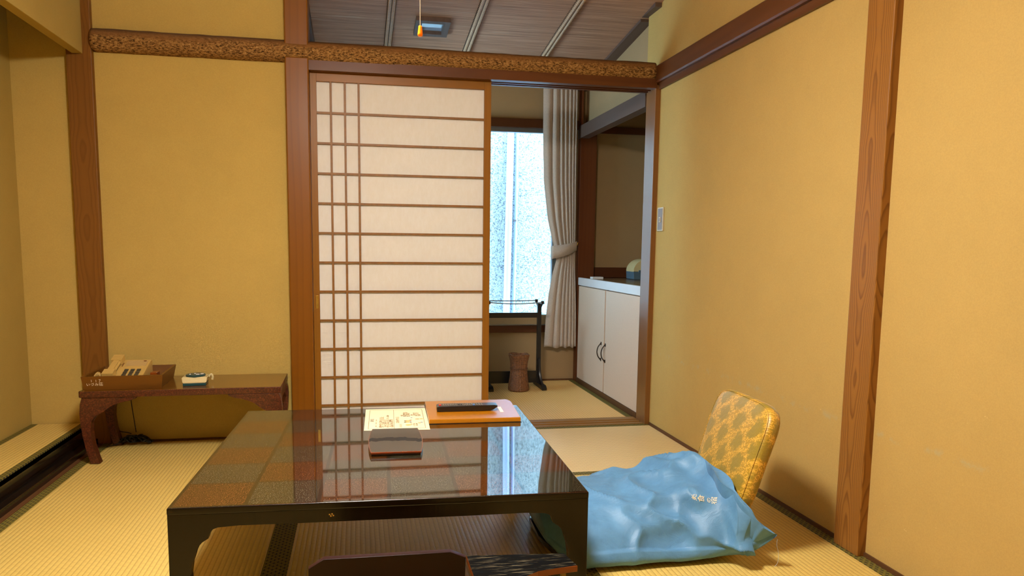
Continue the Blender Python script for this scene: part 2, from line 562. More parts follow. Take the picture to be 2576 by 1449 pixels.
def make_bag():
    t = NT('blue_satin_cloth')
    v = t.coords()
    f = t.noise(t.coords(scale=(1, 0.12, 0.12)), 700, 3, 0.6)
    g = t.noise(v, 12, 3, 0.6)
    c = t.ramp(g, [(0.3, lin(72, 120, 160)), (0.7, lin(92, 146, 190))])
    c = t.mix(t.math('MULTIPLY', f, 0.35), c, lin(106, 158, 200))
    wr = t.noise(t.coords(rot=(0.3, 0.2, 0.7), scale=(1, 2.2, 1)), 16, 4, 0.6, 1.2)
    n1 = t.bump(wr, 0.22, 0.012)
    n2 = t.bump(f, 0.08, 0.0006, n1)
    return t.done(t.bsdf(c, 0.5, n2, Sheen_Weight=0.25, Sheen_Roughness=0.35, Sheen_Tint=(0.7, 0.85, 1.0, 1), Specular_IOR_Level=0.5))


M['bag'] = make_bag()


def make_brocade():
    """yellow brocade: olive rounded medallions on a golden ground of scrollwork"""
    t = NT('yellow_brocade')
    v2 = t.coords(scale=(1, 1, 1))
    cm = t.n('ShaderNodeVectorMath', operation='MULTIPLY')
    cm.inputs[1].default_value = (0, 1, 1)        # pattern lies in the plane of the back and wraps round its sides
    sx = t.n('ShaderNodeSeparateXYZ')
    cx_ = t.n('ShaderNodeCombineXYZ')
    t.link(v2, sx.inputs[0])
    t.link(t.math('ADD', sx.outputs[1], sx.outputs[0]), cx_.inputs[1])
    t.link(sx.outputs[2], cx_.inputs[2])
    t.link(cx_.outputs[0], cm.inputs[0])
    mp = t.n('ShaderNodeMapping')
    mp.inputs['Rotation'].default_value = (PI / 4, 0, 0)
    mp.inputs['Scale'].default_value = (1, 12.5, 12.5)
    t.link(cm.outputs[0], mp.inputs['Vector'])
    fr = t.n('ShaderNodeVectorMath', operation='FRACTION')
    t.link(mp.outputs[0], fr.inputs[0])
    sb = t.n('ShaderNodeVectorMath', operation='SUBTRACT')
    sb.inputs[1].default_value = (0, 0.5, 0.5)
    t.link(fr.outputs[0], sb.inputs[0])
    ln = t.n('ShaderNodeVectorMath', operation='LENGTH')
    t.link(sb.outputs[0], ln.inputs[0])
    wob = t.noise(cm.outputs[0], 55, 3, 0.6)
    d = t.math('ADD', ln.outputs['Value'], t.math('MULTIPLY', t.math('SUBTRACT', wob, 0.5), 0.75))
    med = t.ramp(d, [(0.30, (0.85, 0.85, 0.85)), (0.44, (0, 0, 0))])
    vor = t.n('ShaderNodeTexVoronoi', feature='DISTANCE_TO_EDGE')
    vor.inputs['Scale'].default_value = 85
    t.link(cm.outputs[0], vor.inputs['Vector'])
    ring = t.n('ShaderNodeTexWave', wave_type='RINGS', rings_direction='SPHERICAL')
    ring.inputs['Scale'].default_value = 17
    ring.inputs['Distortion'].default_value = 9
    ring.inputs['Detail'].default_value = 2
    ring.inputs['Detail Scale'].default_value = 7
    t.link(cm.outputs[0], ring.inputs['Vector'])
    scr = t.ramp(ring.outputs['Fac'], [(0.62, (0, 0, 0)), (0.8, (1, 1, 1))])
    ground = t.mix(scr, lin(176, 136, 28), lin(222, 172, 60))
    olive = t.mix(t.noise(cm.outputs[0], 240, 3), lin(128, 112, 30), lin(154, 130, 36))
    swirl = t.ramp(ring.outputs['Fac'], [(0.9, (0, 0, 0)), (0.97, (1, 1, 1))])
    olive = t.mix(t.math('MULTIPLY', swirl, 0.5), olive, lin(110, 100, 30))
    c = t.mix(med, ground, olive)
    h = t.mix(0.5, ring.outputs['Fac'], wob)
    return t.done(t.bsdf(c, 0.42, t.bump(h, 0.25, 0.0015), Sheen_Weight=0.2, Specular_IOR_Level=0.6))


M['brocade'] = make_brocade()


def make_basket():
    t = NT('woven_basket')
    v = t.coords()
    w = t.n('ShaderNodeTexWave', wave_type='BANDS', bands_direction='Z')
    w.inputs['Scale'].default_value = 45
    w.inputs['Distortion'].default_value = 1.0
    t.link(v, w.inputs['Vector'])
    f = t.noise(v, 120, 3, 0.6)
    c = t.ramp(f, [(0.3, lin(92, 56, 30)), (0.7, lin(152, 98, 54))])
    c = t.mix(t.math('MULTIPLY', w.outputs['Fac'], 0.4), c, lin(74, 42, 22))
    return t.done(t.bsdf(c, 0.5, t.bump(w.outputs['Fac'], 0.6, 0.002)))


M['basket'] = make_basket()


def make_black_grain():
    t = NT('black_grained_wood')
    f = t.noise(t.coords(scale=(0.06, 1, 1)), 260, 4, 0.7)
    c = t.ramp(f, [(0.56, lin(9, 8, 7)), (0.68, lin(112, 102, 78))])
    return t.done(t.bsdf(c, 0.6, t.bump(f, 0.3, 0.0008), Specular_IOR_Level=0.03))


M['black_grain'] = make_black_grain()
M['panel_brown'] = m_plain('worn_brown_lacquer', lin(40, 17, 18), 0.34, 0.15, 8, Specular_IOR_Level=0.2)


def make_emit(name, color, strength):
    t = NT(name)
    e = t.n('ShaderNodeEmission')
    e.inputs[0].default_value = (*color, 1)
    e.inputs[1].default_value = strength
    return t.done(e)


M['lamp_glow'] = make_emit('lamp_glow', LAMP_COLOR, LAMP_STRENGTH)


def make_coaster():
    t = NT('dark_lacquer_with_wave')
    tc = t.n('ShaderNodeTexCoord')
    sp = t.n('ShaderNodeSeparateXYZ')
    t.link(tc.outputs['Object'], sp.inputs[0])
    wob = t.noise(t.coords(scale=(1, 0.2, 1)), 22, 4, 0.6)
    yy = t.math('ADD', sp.outputs[1], t.math('MULTIPLY', t.math('SUBTRACT', wob, 0.5), 0.08))
    d = t.math('ABSOLUTE', t.math('SUBTRACT', yy, 0.0))
    band = t.math('LESS_THAN', d, 0.02)
    c = t.mix(band, lin(30, 20, 12), lin(10, 7, 8))
    rg = t.math('ADD', 0.1, t.math('MULTIPLY', band, 0.4))
    return t.done(t.bsdf(c, rg, None, IOR=1.6))


M['coaster'] = make_coaster()
M['coaster_rim'] = m_plain('red_brown_lacquer_rim', lin(119, 47, 10), 0.2, 0.2, 40, Coat_Weight=0.4)

# ------------------------------------------------------------------ mesh helpers


def bm_new():
    return bmesh.new()


def add_box(bm, x0, x1, y0, y1, z0, z1, bevel=0.0, seg=2):
    vs = [bm.verts.new(p) for p in ((x0, y0, z0), (x1, y0, z0), (x1, y1, z0), (x0, y1, z0),
                                    (x0, y0, z1), (x1, y0, z1), (x1, y1, z1), (x0, y1, z1))]
    fs = [bm.faces.new([vs[i] for i in q]) for q in ((0, 3, 2, 1), (4, 5, 6, 7), (0, 1, 5, 4), (1, 2, 6, 5), (2, 3, 7, 6), (3, 0, 4, 7))]
    if bevel:
        es = list({e for f in fs for e in f.edges})
        bmesh.ops.bevel(bm, geom=es, offset=bevel, segments=seg, affect='EDGES', profile=0.5)
    return vs


def add_prism(bm, pts, axis, a, b, bevel=0.0):
    """extrude the 2D outline pts along axis from a to b"""
    def P(u, v, w):
        return {'X': (w, u, v), 'Y': (u, w, v), 'Z': (u, v, w)}[axis]
    lo = [bm.verts.new(P(u, v, a)) for u, v in pts]
    hi = [bm.verts.new(P(u, v, b)) for u, v in pts]
    n = len(pts)
    f1 = bm.faces.new(lo[::-1])
    f2 = bm.faces.new(hi)
    sides = [bm.faces.new((lo[i], lo[(i + 1) % n], hi[(i + 1) % n], hi[i])) for i in range(n)]
    if bevel:
        es = list(f1.edges) + list(f2.edges)
        bmesh.ops.bevel(bm, geom=es, offset=bevel, segments=2, affect='EDGES', profile=0.5)
    bmesh.ops.recalc_face_normals(bm, faces=list(bm.faces))


def add_tube(bm, path, r, n=8, cap=True):
    path = [Vector(p) for p in path]
    rs = r if isinstance(r, (list, tuple)) else [r] * len(path)
    rings = []
    up = Vector((0, 0, 1))
    prev = None
    for i, p in enumerate(path):
        t = (path[min(i + 1, len(path) - 1)] - path[max(i - 1, 0)]).normalized()
        if prev is None:
            a = t.cross(up)
            if a.length < 1e-3:
                a = t.cross(Vector((1, 0, 0)))
            a.normalize()
        else:
            a = (prev - t * prev.dot(t)).normalized()
        prev = a
        b = t.cross(a)
        rings.append([bm.verts.new(p + (a * math.cos(2 * PI * k / n) + b * math.sin(2 * PI * k / n)) * rs[i]) for k in range(n)])
    for i in range(len(rings) - 1):
        for k in range(n):
            bm.faces.new((rings[i][k], rings[i][(k + 1) % n], rings[i + 1][(k + 1) % n], rings[i + 1][k]))
    if cap:
        bm.faces.new(rings[0][::-1])
        bm.faces.new(rings[-1])


def add_lathe(bm, prof, n=32, centre=(0, 0, 0), squash=None, cap0=True, cap1=True):
    rings = []
    for r, z in prof:
        ring = []
        for k in range(n):
            a = 2 * PI * k / n
            ca, sa = math.cos(a), math.sin(a)
            if squash:   # superellipse exponent
                q = (abs(ca) ** squash + abs(sa) ** squash) ** (-1 / squash)
            else:
                q = 1
            ring.append(bm.verts.new((centre[0] + r * q * ca, centre[1] + r * q * sa, centre[2] + z)))
        rings.append(ring)
    for i in range(len(rings) - 1):
        for k in range(n):
            bm.faces.new((rings[i][k], rings[i][(k + 1) % n], rings[i + 1][(k + 1) % n], rings[i + 1][k]))
    if cap0:
        bm.faces.new(rings[0][::-1])
    if cap1:
        bm.faces.new(rings[-1])


def smooth_path(pts, n=8):
    out = []
    P = [Vector(p) for p in pts]
    for i in range(len(P) - 1):
        p0, p1, p2, p3 = P[max(i - 1, 0)], P[i], P[i + 1], P[min(i + 2, len(P) - 1)]
        for k in range(n):
            t = k / n
            out.append(0.5 * ((2 * p1) + (-p0 + p2) * t + (2 * p0 - 5 * p1 + 4 * p2 - p3) * t * t + (-p0 + 3 * p1 - 3 * p2 + p3) * t ** 3))
    out.append(P[-1])
    return out


def obj(name, bm, mat, parent=None, world=True, smooth=False, loc=None, label=None):
    """link ONE mesh object; world=True: mesh is in world coordinates and is moved into the parent's space"""
    me = bpy.data.meshes.new(name)
    bmesh.ops.recalc_face_normals(bm, faces=list(bm.faces))
    o = bpy.data.objects.new(name, me)
    COL.objects.link(o)
    if parent is not None:
        o.parent = parent
        if world:
            bm.transform(parent_world(parent).inverted())
    elif loc is not None:
        bm.transform(Matrix.Translation(-Vector(loc)))
        o.location = loc
    bm.to_mesh(me)
    bm.free()
    for m in (mat if isinstance(mat, (list, tuple)) else [mat]):
        me.materials.append(M[m] if isinstance(m, str) else m)
    if smooth:
        for p in me.polygons:
            p.use_smooth = True
        if smooth != 'all':
            me.set_sharp_from_angle(angle=math.radians(40))
            md = o.modifiers.new('normals', 'WEIGHTED_NORMAL')
            md.keep_sharp = True
    if label:
        o['label'] = label
    return o


def parent_world(p):
    m = Matrix.Identity(4)
    chain = []
    while p is not None:
        chain.append(p)
        p = p.parent
    for q in reversed(chain):
        m = m @ (Matrix.Translation(q.location) @ q.rotation_euler.to_matrix().to_4x4())
    return m


def tag(o, label, cat=None, group=None, kind=None):
    o['label'] = label
    if cat:
        o['category'] = cat
    if group:
        o['group'] = group
    if kind:
        o['kind'] = kind
    return o


def thing(name, label, cat, loc=(0, 0, 0), rz=0.0, group=None, kind=None):
    o = bpy.data.objects.new(name, None)
    o.empty_display_size = 0.05
    COL.objects.link(o)
    o.location = loc
    o.rotation_euler = (0, 0, rz)
    return tag(o, label, cat, group, kind)


def struct(name, bm, mat, label, cat, loc=None, smooth=False):
    o = obj(name, bm, mat, None, smooth=smooth, loc=loc)
    return tag(o, label, cat, None, 'structure')


def box_struct(name, b, mat, label, cat, bevel=0.0):
    bm = bm_new()
    add_box(bm, *b, bevel=bevel)
    return struct(name, bm, mat, label, cat, loc=((b[0] + b[1]) / 2, (b[2] + b[3]) / 2, b[4]))


def add_text(bm, body, size, matrix, depth=0.0006, align='LEFT'):
    cu = bpy.data.curves.new('glyphs', 'FONT')
    cu.body = body
    cu.size = size
    cu.align_x = align
    cu.extrude = depth / 2
    cu.resolution_u = 2
    tmp = bpy.data.objects.new('glyphs', cu)
    COL.objects.link(tmp)
    bpy.context.view_layer.update()
    dg = bpy.context.evaluated_depsgraph_get()
    me = bpy.data.meshes.new_from_object(tmp.evaluated_get(dg))
    me.transform(matrix)
    bm.from_mesh(me)
    bpy.data.objects.remove(tmp)
    bpy.data.curves.remove(cu)
    bpy.data.meshes.remove(me)


# ------------------------------------------------------------------ large structure
XR = 0.0            # right wall
CEIL = 2.36
ROOM_Y0 = -4.25
SLOPE = 0.119


def nz(y, d=2.2):
    return d - SLOPE * y


box_struct('floor', (-3.1, 0.65, ROOM_Y0, 1.42, -0.12, -0.055), 'sill', 'bare wooden subfloor beneath the straw mats', 'floor')
# right wall: plaster with the partition thickness at its far end
bm = bm_new()
add_box(bm, 0.0, 0.12, ROOM_Y0, 0.095, -0.05, CEIL)
add_box(bm, 0.0, 0.12, 0.095, 0.17, 1.79, CEIL)
struct('wall_right', bm, 'plaster_right', 'ochre plaster wall on the right with an old damp line low down', 'wall', loc=(0.06, -2.0, -0.05))
box_struct('wall_front', (-3.1, 0.12, ROOM_Y0 - 0.1, ROOM_Y0, -0.05, CEIL), 'plaster', 'ochre plaster wall behind the viewer', 'wall')
bm = bm_new()
add_box(bm, -3.2, -1.80, 0.008, 0.11, -0.05, CEIL)
struct('wall_back', bm, 'plaster_back', 'ochre plaster back wall behind the low wooden side table', 'wall', loc=(-2.5, 0.06, 0))
bm = bm_new()
add_box(bm, -1.8, 0.0, -0.03, 0.11, 2.27, CEIL)
struct('trim_1', bm, 'beam', 'brown header board above the open transom', 'beam', loc=(-0.9, 0.04, 2.27))
box_struct('wall_left', (-3.2, -3.055, ROOM_Y0, 0.02, -0.05, CEIL), 'plaster', 'ochre plaster wall inside the raised alcove at the left', 'wall')
# hanging plaster wall over the alcove
box_struct('wall_alcove', (-2.79, -2.745, ROOM_Y0, 0.008, 1.787, CEIL), 'plaster', 'plastered hanging wall above the raised alcove, upper left', 'wall', 0.002)
box_struct('ceiling', (-3.2, 0.12, ROOM_Y0, 0.0, CEIL, CEIL + 0.03), 'ceiling_board', 'wooden board ceiling of the front room', 'ceiling')

# next room shell
NY = 1.33
WX0, WX1, WZ0, WZ1 = -1.79, -0.16, 0.468, 1.738
bm = bm_new()
add_box(bm, -1.95, WX0, NY, NY + 0.10, -0.05, 2.3)
add_box(bm, WX1, 0.6, NY, NY + 0.10, -0.05, 2.3)
add_box(bm, WX0, WX1, NY, NY + 0.10, 1.82, 2.3)
add_box(bm, WX0, WX1, NY, NY + 0.10, -0.05, 0.36)
struct('wall_far', bm, 'plaster_next', 'sand coloured plaster wall around the window of the far room', 'wall', loc=(-0.5, NY, 0))
SY0, SY1, SZ0, SZ1 = 0.35, 1.10, 1.05, 1.70
bm = bm_new()
add_box(bm, -1.95, -1.825, 0.11, SY0, -0.05, 2.3)
add_box(bm, -1.95, -1.825, SY1, NY, -0.05, 2.3)
add_box(bm, -1.95, -1.825, SY0, SY1, -0.05, SZ0)
add_box(bm, -1.95, -1.825, SY0, SY1, SZ1, 2.3)
struct('wall_far_left', bm, 'plaster_next', 'sand coloured plaster wall at the left of the far room', 'wall', loc=(-1.88, 0.7, 0))
w2 = thing('added_side_window', 'unseen side window added to brighten the far room, behind the paper door', 'window', (-1.89, (SY0 + SY1) / 2, SZ0), 0, None, 'structure')  # added out of view to let more daylight into the far room
bm = bm_new()
for y in (SY0, SY1 - 0.03):
    add_box(bm, -1.91, -1.87, y, y + 0.03, SZ0, SZ1)
add_box(bm, -1.91, -1.87, SY0, SY1, SZ0, SZ0 + 0.03)
add_box(bm, -1.91, -1.87, SY0, SY1, SZ1 - 0.03, SZ1)
obj('window_frame', bm, 'alu', w2)
bm = bm_new(); add_box(bm, -1.892, -1.888, SY0 + 0.03, SY1 - 0.03, SZ0 + 0.03, SZ1 - 0.03); obj('pane', bm, 'glass', w2)
bm = bm_new()
add_box(bm, 0.03, 0.12, 0.17, NY, 1.79, 2.3)
struct('wall_far_right', bm, 'plaster_next', 'plaster wall above the beam over the cabinet in the far room', 'wall', loc=(0.05, 0.7, 1.79))
bm = bm_new()
add_box(bm, 0.56, 0.62, 0.0, NY, -0.05, 2.3)
add_box(bm, 0.12, 0.62, 0.05, 0.11, -0.05, 2.3)
struct('wall_recess', bm, 'plaster_next', 'plaster side of the recess behind the cabinet', 'wall', loc=(0.5, 0.6, 0))
bm = bm_new()
add_box(bm, 0.12, 0.62, 0.11, NY, 2.08, 2.14)
struct('ceiling_recess', bm, 'ceiling_board', 'dark ceiling of the recess above the cabinet', 'ceiling', loc=(0.35, 0.7, 2.08))
# sloping reed ceiling
bm = bm_new()
add_prism(bm, [(-0.03, nz(-0.03)), (NY + 0.1, nz(NY + 0.1)), (NY + 0.1, nz(NY + 0.1) + 0.03), (-0.03, nz(-0.03) + 0.12)], 'X', -1.95, 0.12)
struct('ceiling_far', bm, 'reed', 'sloping ceiling of thin grey-brown reeds seen through the transom', 'ceiling', loc=(-0.9, 0.6, 2.1))
# verge beams along the slope, stepped once near the front room
bm = bm_new()
add_prism(bm, [(0.20, nz(0.20, 2.185)), (NY, nz(NY, 2.185)), (NY, nz(NY, 2.205)), (0.20, nz(0.20, 2.205))], 'X', -0.035, 0.03, 0.002)
add_box(bm, -0.036, 0.029, 0.0, 0.20, 2.178, 2.30, 0.002)
struct('trim_2', bm, 'greybeam', 'grey-brown sloping verge beam at the right of the reed ceiling', 'beam', loc=(0, 0.6, 2.1))
bm = bm_new()
add_prism(bm, [(0.0, nz(0.0, 2.15)), (NY, nz(NY, 2.15)), (NY, nz(NY, 2.205)), (0.0, nz(0.0, 2.205))], 'X', -1.825, -1.775, 0.002)
struct('trim_3', bm, 'greybeam', 'grey-brown sloping verge beam at the left of the reed ceiling', 'beam', loc=(-1.79, 0.6, 2.1))

# posts
box_struct('trim_4', (-2.815, -2.708, -0.022, 0.06, 0.0, CEIL), m_cathedral('aged_cedar', (0.225, 0.09, 0.012), (0.13, 0.045, 0.005), 0.0, -0.012, 0.0115, 0.03, 0.5, 3.0, 0.55), 'aged cedar post at the alcove corner behind the low side table', 'post', 0.003)
bm = bm_new()
add_box(bm, -1.871, -1.763, -0.04, 0.09, 0.0, 1.822, 0.006)
add_box(bm, -1.871, -1.763, -0.04, 0.09, 1.872, CEIL, 0.006)
add_box(bm, -1.868, -1.766, 0.0, 0.085, 1.80, 1.90)
struct('trim_5', bm, 'post_mid', 'polished brown post at the left edge of the paper sliding door', 'post', loc=(-1.817, 0, 0))
box_struct('trim_6', (-0.028, 0.12, -1.75, -1.634, 0.0, CEIL), m_cathedral('bold_cedar', (0.34, 0.145, 0.026), (0.13, 0.045, 0.007), -0.046, 0.004, 0.0062, 0.02, 0.42, 1.3, 0.8), 'cedar post with bold grain on the right wall', 'post', 0.003)
bm = bm_new()
add_box(bm, -0.027, 0.013, -0.022, 0.102, 0.0, 1.785, 0.002)
add_box(bm, 0.004, 0.0135, -0.0225, 0.0, 0.0, 1.78)
struct('trim_7', bm, 'jamb', 'reddish wooden jamb on the right of the doorway', 'post', loc=(-0.03, 0.06, 0))
# head beam (kamoi) with two grooves
bm = bm_new()
prof = [(-0.028, 1.768), (0.018, 1.768), (0.018, 1.782), (0.045, 1.782), (0.045, 1.768), (0.058, 1.768), (0.058, 1.782), (0.083, 1.782), (0.083, 1.768), (0.108, 1.768), (0.108, 1.815), (-0.028, 1.815)]
add_prism(bm, prof, 'X', -1.764, -0.022)
struct('trim_8', bm, 'beam', 'brown grooved head beam above the sliding door', 'beam', loc=(-0.9, 0.05, 1.768))
# threshold with grooves
bm = bm_new()
prof = [(-0.004, -0.05), (0.15, -0.05), (0.15, 0.004), (0.095, 0.004), (0.095, -0.003), (0.07, -0.003), (0.07, 0.004), (0.05, 0.004), (0.05, -0.003), (0.02, -0.003), (0.02, 0.004), (-0.004, 0.004)]
add_prism(bm, prof, 'X', -1.764, -0.026)
struct('trim_9', bm, 'sill', 'grooved wooden threshold between the two rooms', 'threshold', loc=(-0.9, 0.05, 0))
# long moulded rail on the right wall
bm = bm_new()
prof = [(-0.033, 1.80), (-0.033, 1.873), (-0.029, 1.879), (0.01, 1.879), (0.01, 1.762), (-0.014, 1.762), (-0.014, 1.793), (-0.028, 1.793)]
add_prism(bm, prof, 'Y', ROOM_Y0, -0.034)
struct('trim_10', bm, 'beam_y', 'brown picture rail running along the right wall', 'beam', loc=(0, -2, 1.76))
box_struct('baseboard_right', (-0.006, 0.005, -4.2, -0.03, -0.002, 0.014), 'base', 'thin dark baseboard strip along the right wall', 'baseboard')
box_struct('baseboard_back', (-2.7, -1.875, -0.012, 0.01, -0.002, 0.006), 'base', 'thin dark strip below the back wall under the side table', 'baseboard')
# log across the back
bm = bm_new()
NX, NA = 160, 28
rings = []
for i in range(NX + 1):
    x = -2.706 + (2.706 - 0.032) * i / NX
    r = 0.0525 - 0.006 * i / NX
    if i == 0:
        r *= 0.96
    ring = []
    for k in range(NA):
        a = 2 * PI * k / NA
        d = Vector((0, math.cos(a), math.sin(a)))
        q = noise.noise(Vector((x * 3, d.y * 1.5, d.z * 1.5))) * 0.0035 + noise.noise(Vector((x * 14, d.y * 5, d.z * 5))) * 0.0018
        ring.append(bm.verts.new((x, 0.002 + d.y * (r + q), 1.853 + d.z * (r + q) - 0.012 * 0 )))
    rings.append(ring)
for i in range(NX):
    for k in range(NA):
        bm.faces.new((rings[i][k], rings[i][(k + 1) % NA], rings[i + 1][(k + 1) % NA], rings[i + 1][k]))
bm.faces.new(rings[0][::-1])
bm.faces.new(rings[-1])
struct('trim_11', bm, 'log', 'rough round log with mottled bark running across the back wall', 'log beam', loc=(-1.4, 0, 1.853), smooth='all')

# ------------------------------------------------------------------ tatami mats


def mat(label, x0, x1, y0, y1, material, sides, z=0.0, thick=0.05, hw=0.037, border='heri', group=None):
    t = thing('tatami_mat', label, 'tatami mat', ((x0 + x1) / 2, (y0 + y1) / 2, z - thick), 0, group)
    bm = bm_new()
    add_box(bm, x0 + 0.0006, x1 - 0.0006, y0 + 0.0006, y1 - 0.0006, z - thick, z, 0.002)
    obj('rush_surface', bm, material, t)
    for s in sides:
        bm = bm_new()
        e = 0.0012
        if s == 'L':
            add_box(bm, x0, x0 + hw, y0 + 0.001, y1 - 0.001, z - thick * 0.8, z + e, 0.0008)
        if s == 'R':
            add_box(bm, x1 - hw, x1, y0 + 0.001, y1 - 0.001, z - thick * 0.8, z + e, 0.0008)
        if s == 'F':
            add_box(bm, x0 + 0.001, x1 - 0.001, y0, y0 + hw, z - thick * 0.8, z + e, 0.0008)
        if s == 'B':
            add_box(bm, x0 + 0.001, x1 - 0.001, y1 - hw, y1, z - thick * 0.8, z + e, 0.0008)
        obj('cloth_border', bm, border, t)
    return t


mat('straw mat along the raised alcove, in front of the wooden side table', -2.740, -1.793, -1.9, -0.012, 'tatami_a', 'LR')
mat('straw mat lying under the black table', -1.793, -0.896, -2.72, -0.822, 'tatami_a', 'LR')
mat('straw mat under the blue bag, along the right wall', -0.896, -0.006, -2.72, -0.822, 'tatami_a', 'LR')
mat('straw mat tinted with painted daylight, lying crosswise in front of the doorway', -1.793, -0.006, -0.822, -0.005, 'tatami_x', 'FB')
mat('straw mat in the foreground under the low black-armed chair', -2.740, -0.006, -4.24, -2.72, 'tatami_a', '')
mat('straw mat left of the chair in the foreground', -2.740, -1.793, -2.72, -1.9, 'tatami_a', 'L')
mat('straw mat of the far room beyond the threshold', -0.94, -0.026, 0.15, NY - 0.006, 'tatami_n', 'R', hw=0.035, border='heri')
mat('straw mat of the far room behind the closed paper door', -1.82, -0.94, 0.15, NY - 0.006, 'tatami_n', 'L', border='heri')
# raised alcove floor
mat('narrow straw mat on the raised alcove floor', -3.054, -2.808, -4.2, -0.002, 'tatami_a', 'LR', z=0.1, thick=0.03, hw=0.028)
bm = bm_new()
add_box(bm, -3.055, -2.84, -4.2, 0.0, -0.05, 0.07)
struct('floor_alcove', bm, 'sill', 'raised plinth beneath the alcove mat', 'floor', loc=(-2.9, -2, 0))
bm = bm_new()
add_box(bm, -2.84, -2.808, -4.2, -0.024, 0.036, 0.0985, 0.003)
add_box(bm, -2.84, -2.815, -4.2, -0.024, -0.05, 0.04)
add_box(bm, -2.84, -2.762, -4.2, -0.024, -0.05, 0.028, 0.003)
struct('trim_12', bm, 'lacquer', 'glossy black lacquered step edge of the raised alcove', 'step', loc=(-2.79, -2, 0))
box_struct('trim_13', (-2.762, -2.741, -4.2, -0.024, -0.05, 0.002), 'base', 'narrow brown wooden strip at the foot of the alcove step', 'trim')

# ------------------------------------------------------------------ sliding paper door
d = thing('door_1', 'white paper sliding door with thin brown lattice, left of the doorway', 'sliding door', (-1.32, 0.03, 0.0), 0, None, 'structure')
DX0, DX1, DY0, DY1 = -1.762, -0.880, 0.019, 0.044
bm = bm_new(); add_box(bm, DX0, DX0 + 0.030, DY0, DY1, -0.002, 1.778, 0.001); obj('stile', bm, 'shoji_v', d)
bm = bm_new(); add_box(bm, DX1 - 0.034, DX1, DY0, DY1, -0.002, 1.778, 0.001); obj('stile', bm, 'shoji_v', d)
bm = bm_new(); add_box(bm, DX0 + 0.03, DX1 - 0.034, DY0 + 0.001, DY1 - 0.001, 1.728, 1.778, 0.001); obj('rail', bm, 'shoji_h', d)
bm = bm_new(); add_box(bm, DX0 + 0.03, DX1 - 0.034, DY0 + 0.001, DY1 - 0.001, -0.002, 0.115, 0.001); obj('rail', bm, 'shoji_h', d)
bm = bm_new()
ZB = [1.5825, 1.4370, 1.2922, 1.1480, 1.0040, 0.8601, 0.7170, 0.5735, 0.4290, 0.2880]
for k in range(11):
    z = 1.5825 - 0.1439 * k
    add_box(bm, DX0 + 0.03, DX1 - 0.034, DY0 + 0.006, DY0 + 0.017, z - 0.005, z + 0.005)
for x in (-1.6655, -1.5985, -1.533):
    add_box(bm, x - 0.0052, x + 0.0052, DY0 + 0.004, DY0 + 0.0175, 0.115, 1.728)
obj('lattice', bm, 'kumiko', d)
bm = bm_new(); add_box(bm, DX0 + 0.028, DX1 - 0.032, DY0 + 0.0178, DY0 + 0.0188, 0.11, 1.733); obj('paper', bm, 'shoji_paper', d)
bm = bm_new()
add_box(bm, DX0 + 0.011, DX0 + 0.024, DY0 - 0.0012, DY0 + 0.001, 0.636, 0.700, 0.001)
obj('door_pull', bm, 'brass', d, label='small brass finger pull')

# ------------------------------------------------------------------ far room joinery and window
box_struct('trim_14', (-1.825, -0.002, NY - 0.018, NY + 0.02, 1.764, 1.822), 'redwood', 'dark wooden lintel above the far window', 'beam', 0.002)
box_struct('trim_15', (-1.825, -0.025, NY - 0.02, NY + 0.02, 0.352, 0.400), 'redwood', 'dark red-brown rail below the far window', 'trim', 0.002)
box_struct('trim_16', (WX0, WX1, NY + 0.0, NY + 0.09, 0.398, 0.468), 'plaster_next', 'plain beige window sill board of the far room', 'window sill', 0.001)
box_struct('trim_17', (-1.825, -0.03, NY - 0.014, NY + 0.02, 0.402, 0.407), 'alu', 'thin metal strip on the rail below the far window', 'trim')
box_struct('baseboard_far', (-1.82, -0.03, NY - 0.008, NY + 0.01, -0.002, 0.012), 'base', 'thin wooden strip below the far wall', 'baseboard')
w = thing('window_1', 'window of the far room with pale stucco and pipes outside', 'window', ((WX0 + WX1) / 2, NY + 0.05, WZ0), 0, None, 'structure')
bm = bm_new()
add_box(bm, WX0, WX1, NY + 0.03, NY + 0.07, 1.738, 1.77)
add_box(bm, WX0, WX1, NY + 0.03, NY + 0.07, WZ0 - 0.01, WZ0 + 0.004)
add_box(bm, WX0, WX0 + 0.03, NY + 0.03, NY + 0.07, WZ0, 1.75)
add_box(bm, WX1 - 0.03, WX1, NY + 0.03, NY + 0.07, WZ0, 1.75)
obj('window_frame', bm, 'alu', w)
bm = bm_new(); add_box(bm, WX0 + 0.03, WX1 - 0.03, NY + 0.048, NY + 0.052, WZ0, 1.742); obj('pane', bm, 'glass', w)

# outside
bm = bm_new(); add_box(bm, -4.5, 3.5, 2.22, 2.4, -0.6, 2.25)
tag(obj('neighbouring_house', bm, 'stucco', loc=(-0.5, 2.3, -0.6)), 'pale rough stucco wall of the house outside the window', 'house wall')
bm = bm_new(); add_box(bm, -4.5, 3.5, NY + 0.1, 2.22, -0.65, -0.6)
struct('floor_outside', bm, 'plaster_next', 'strip of ground outside the window', 'ground', loc=(-0.5, 1.8, -0.65))
bm = bm_new(); add_tube(bm, [(-0.363, 2.185, -0.6), (-0.338, 2.185, 1.2), (-0.326, 2.185, 2.24)], 0.028, 16)
tag(obj('drain_pipe', bm, 'pipe', smooth=True, loc=(-0.35, 2.185, -0.6)), 'thick pale blue-white drain pipe outside the window, the left one', 'pipe')
t = thing('conduit_pipe', 'thin pale conduit pipe with a clamp outside, right of the thick drain pipe', 'pipe', (-0.29, 2.2, -0.6))
bm = bm_new(); add_tube(bm, [(-0.300, 2.2, -0.6), (-0.277, 2.2, 1.2), (-0.268, 2.2, 2.24)], 0.013, 12); obj('pipe', bm, 'pipe', t, smooth=True)
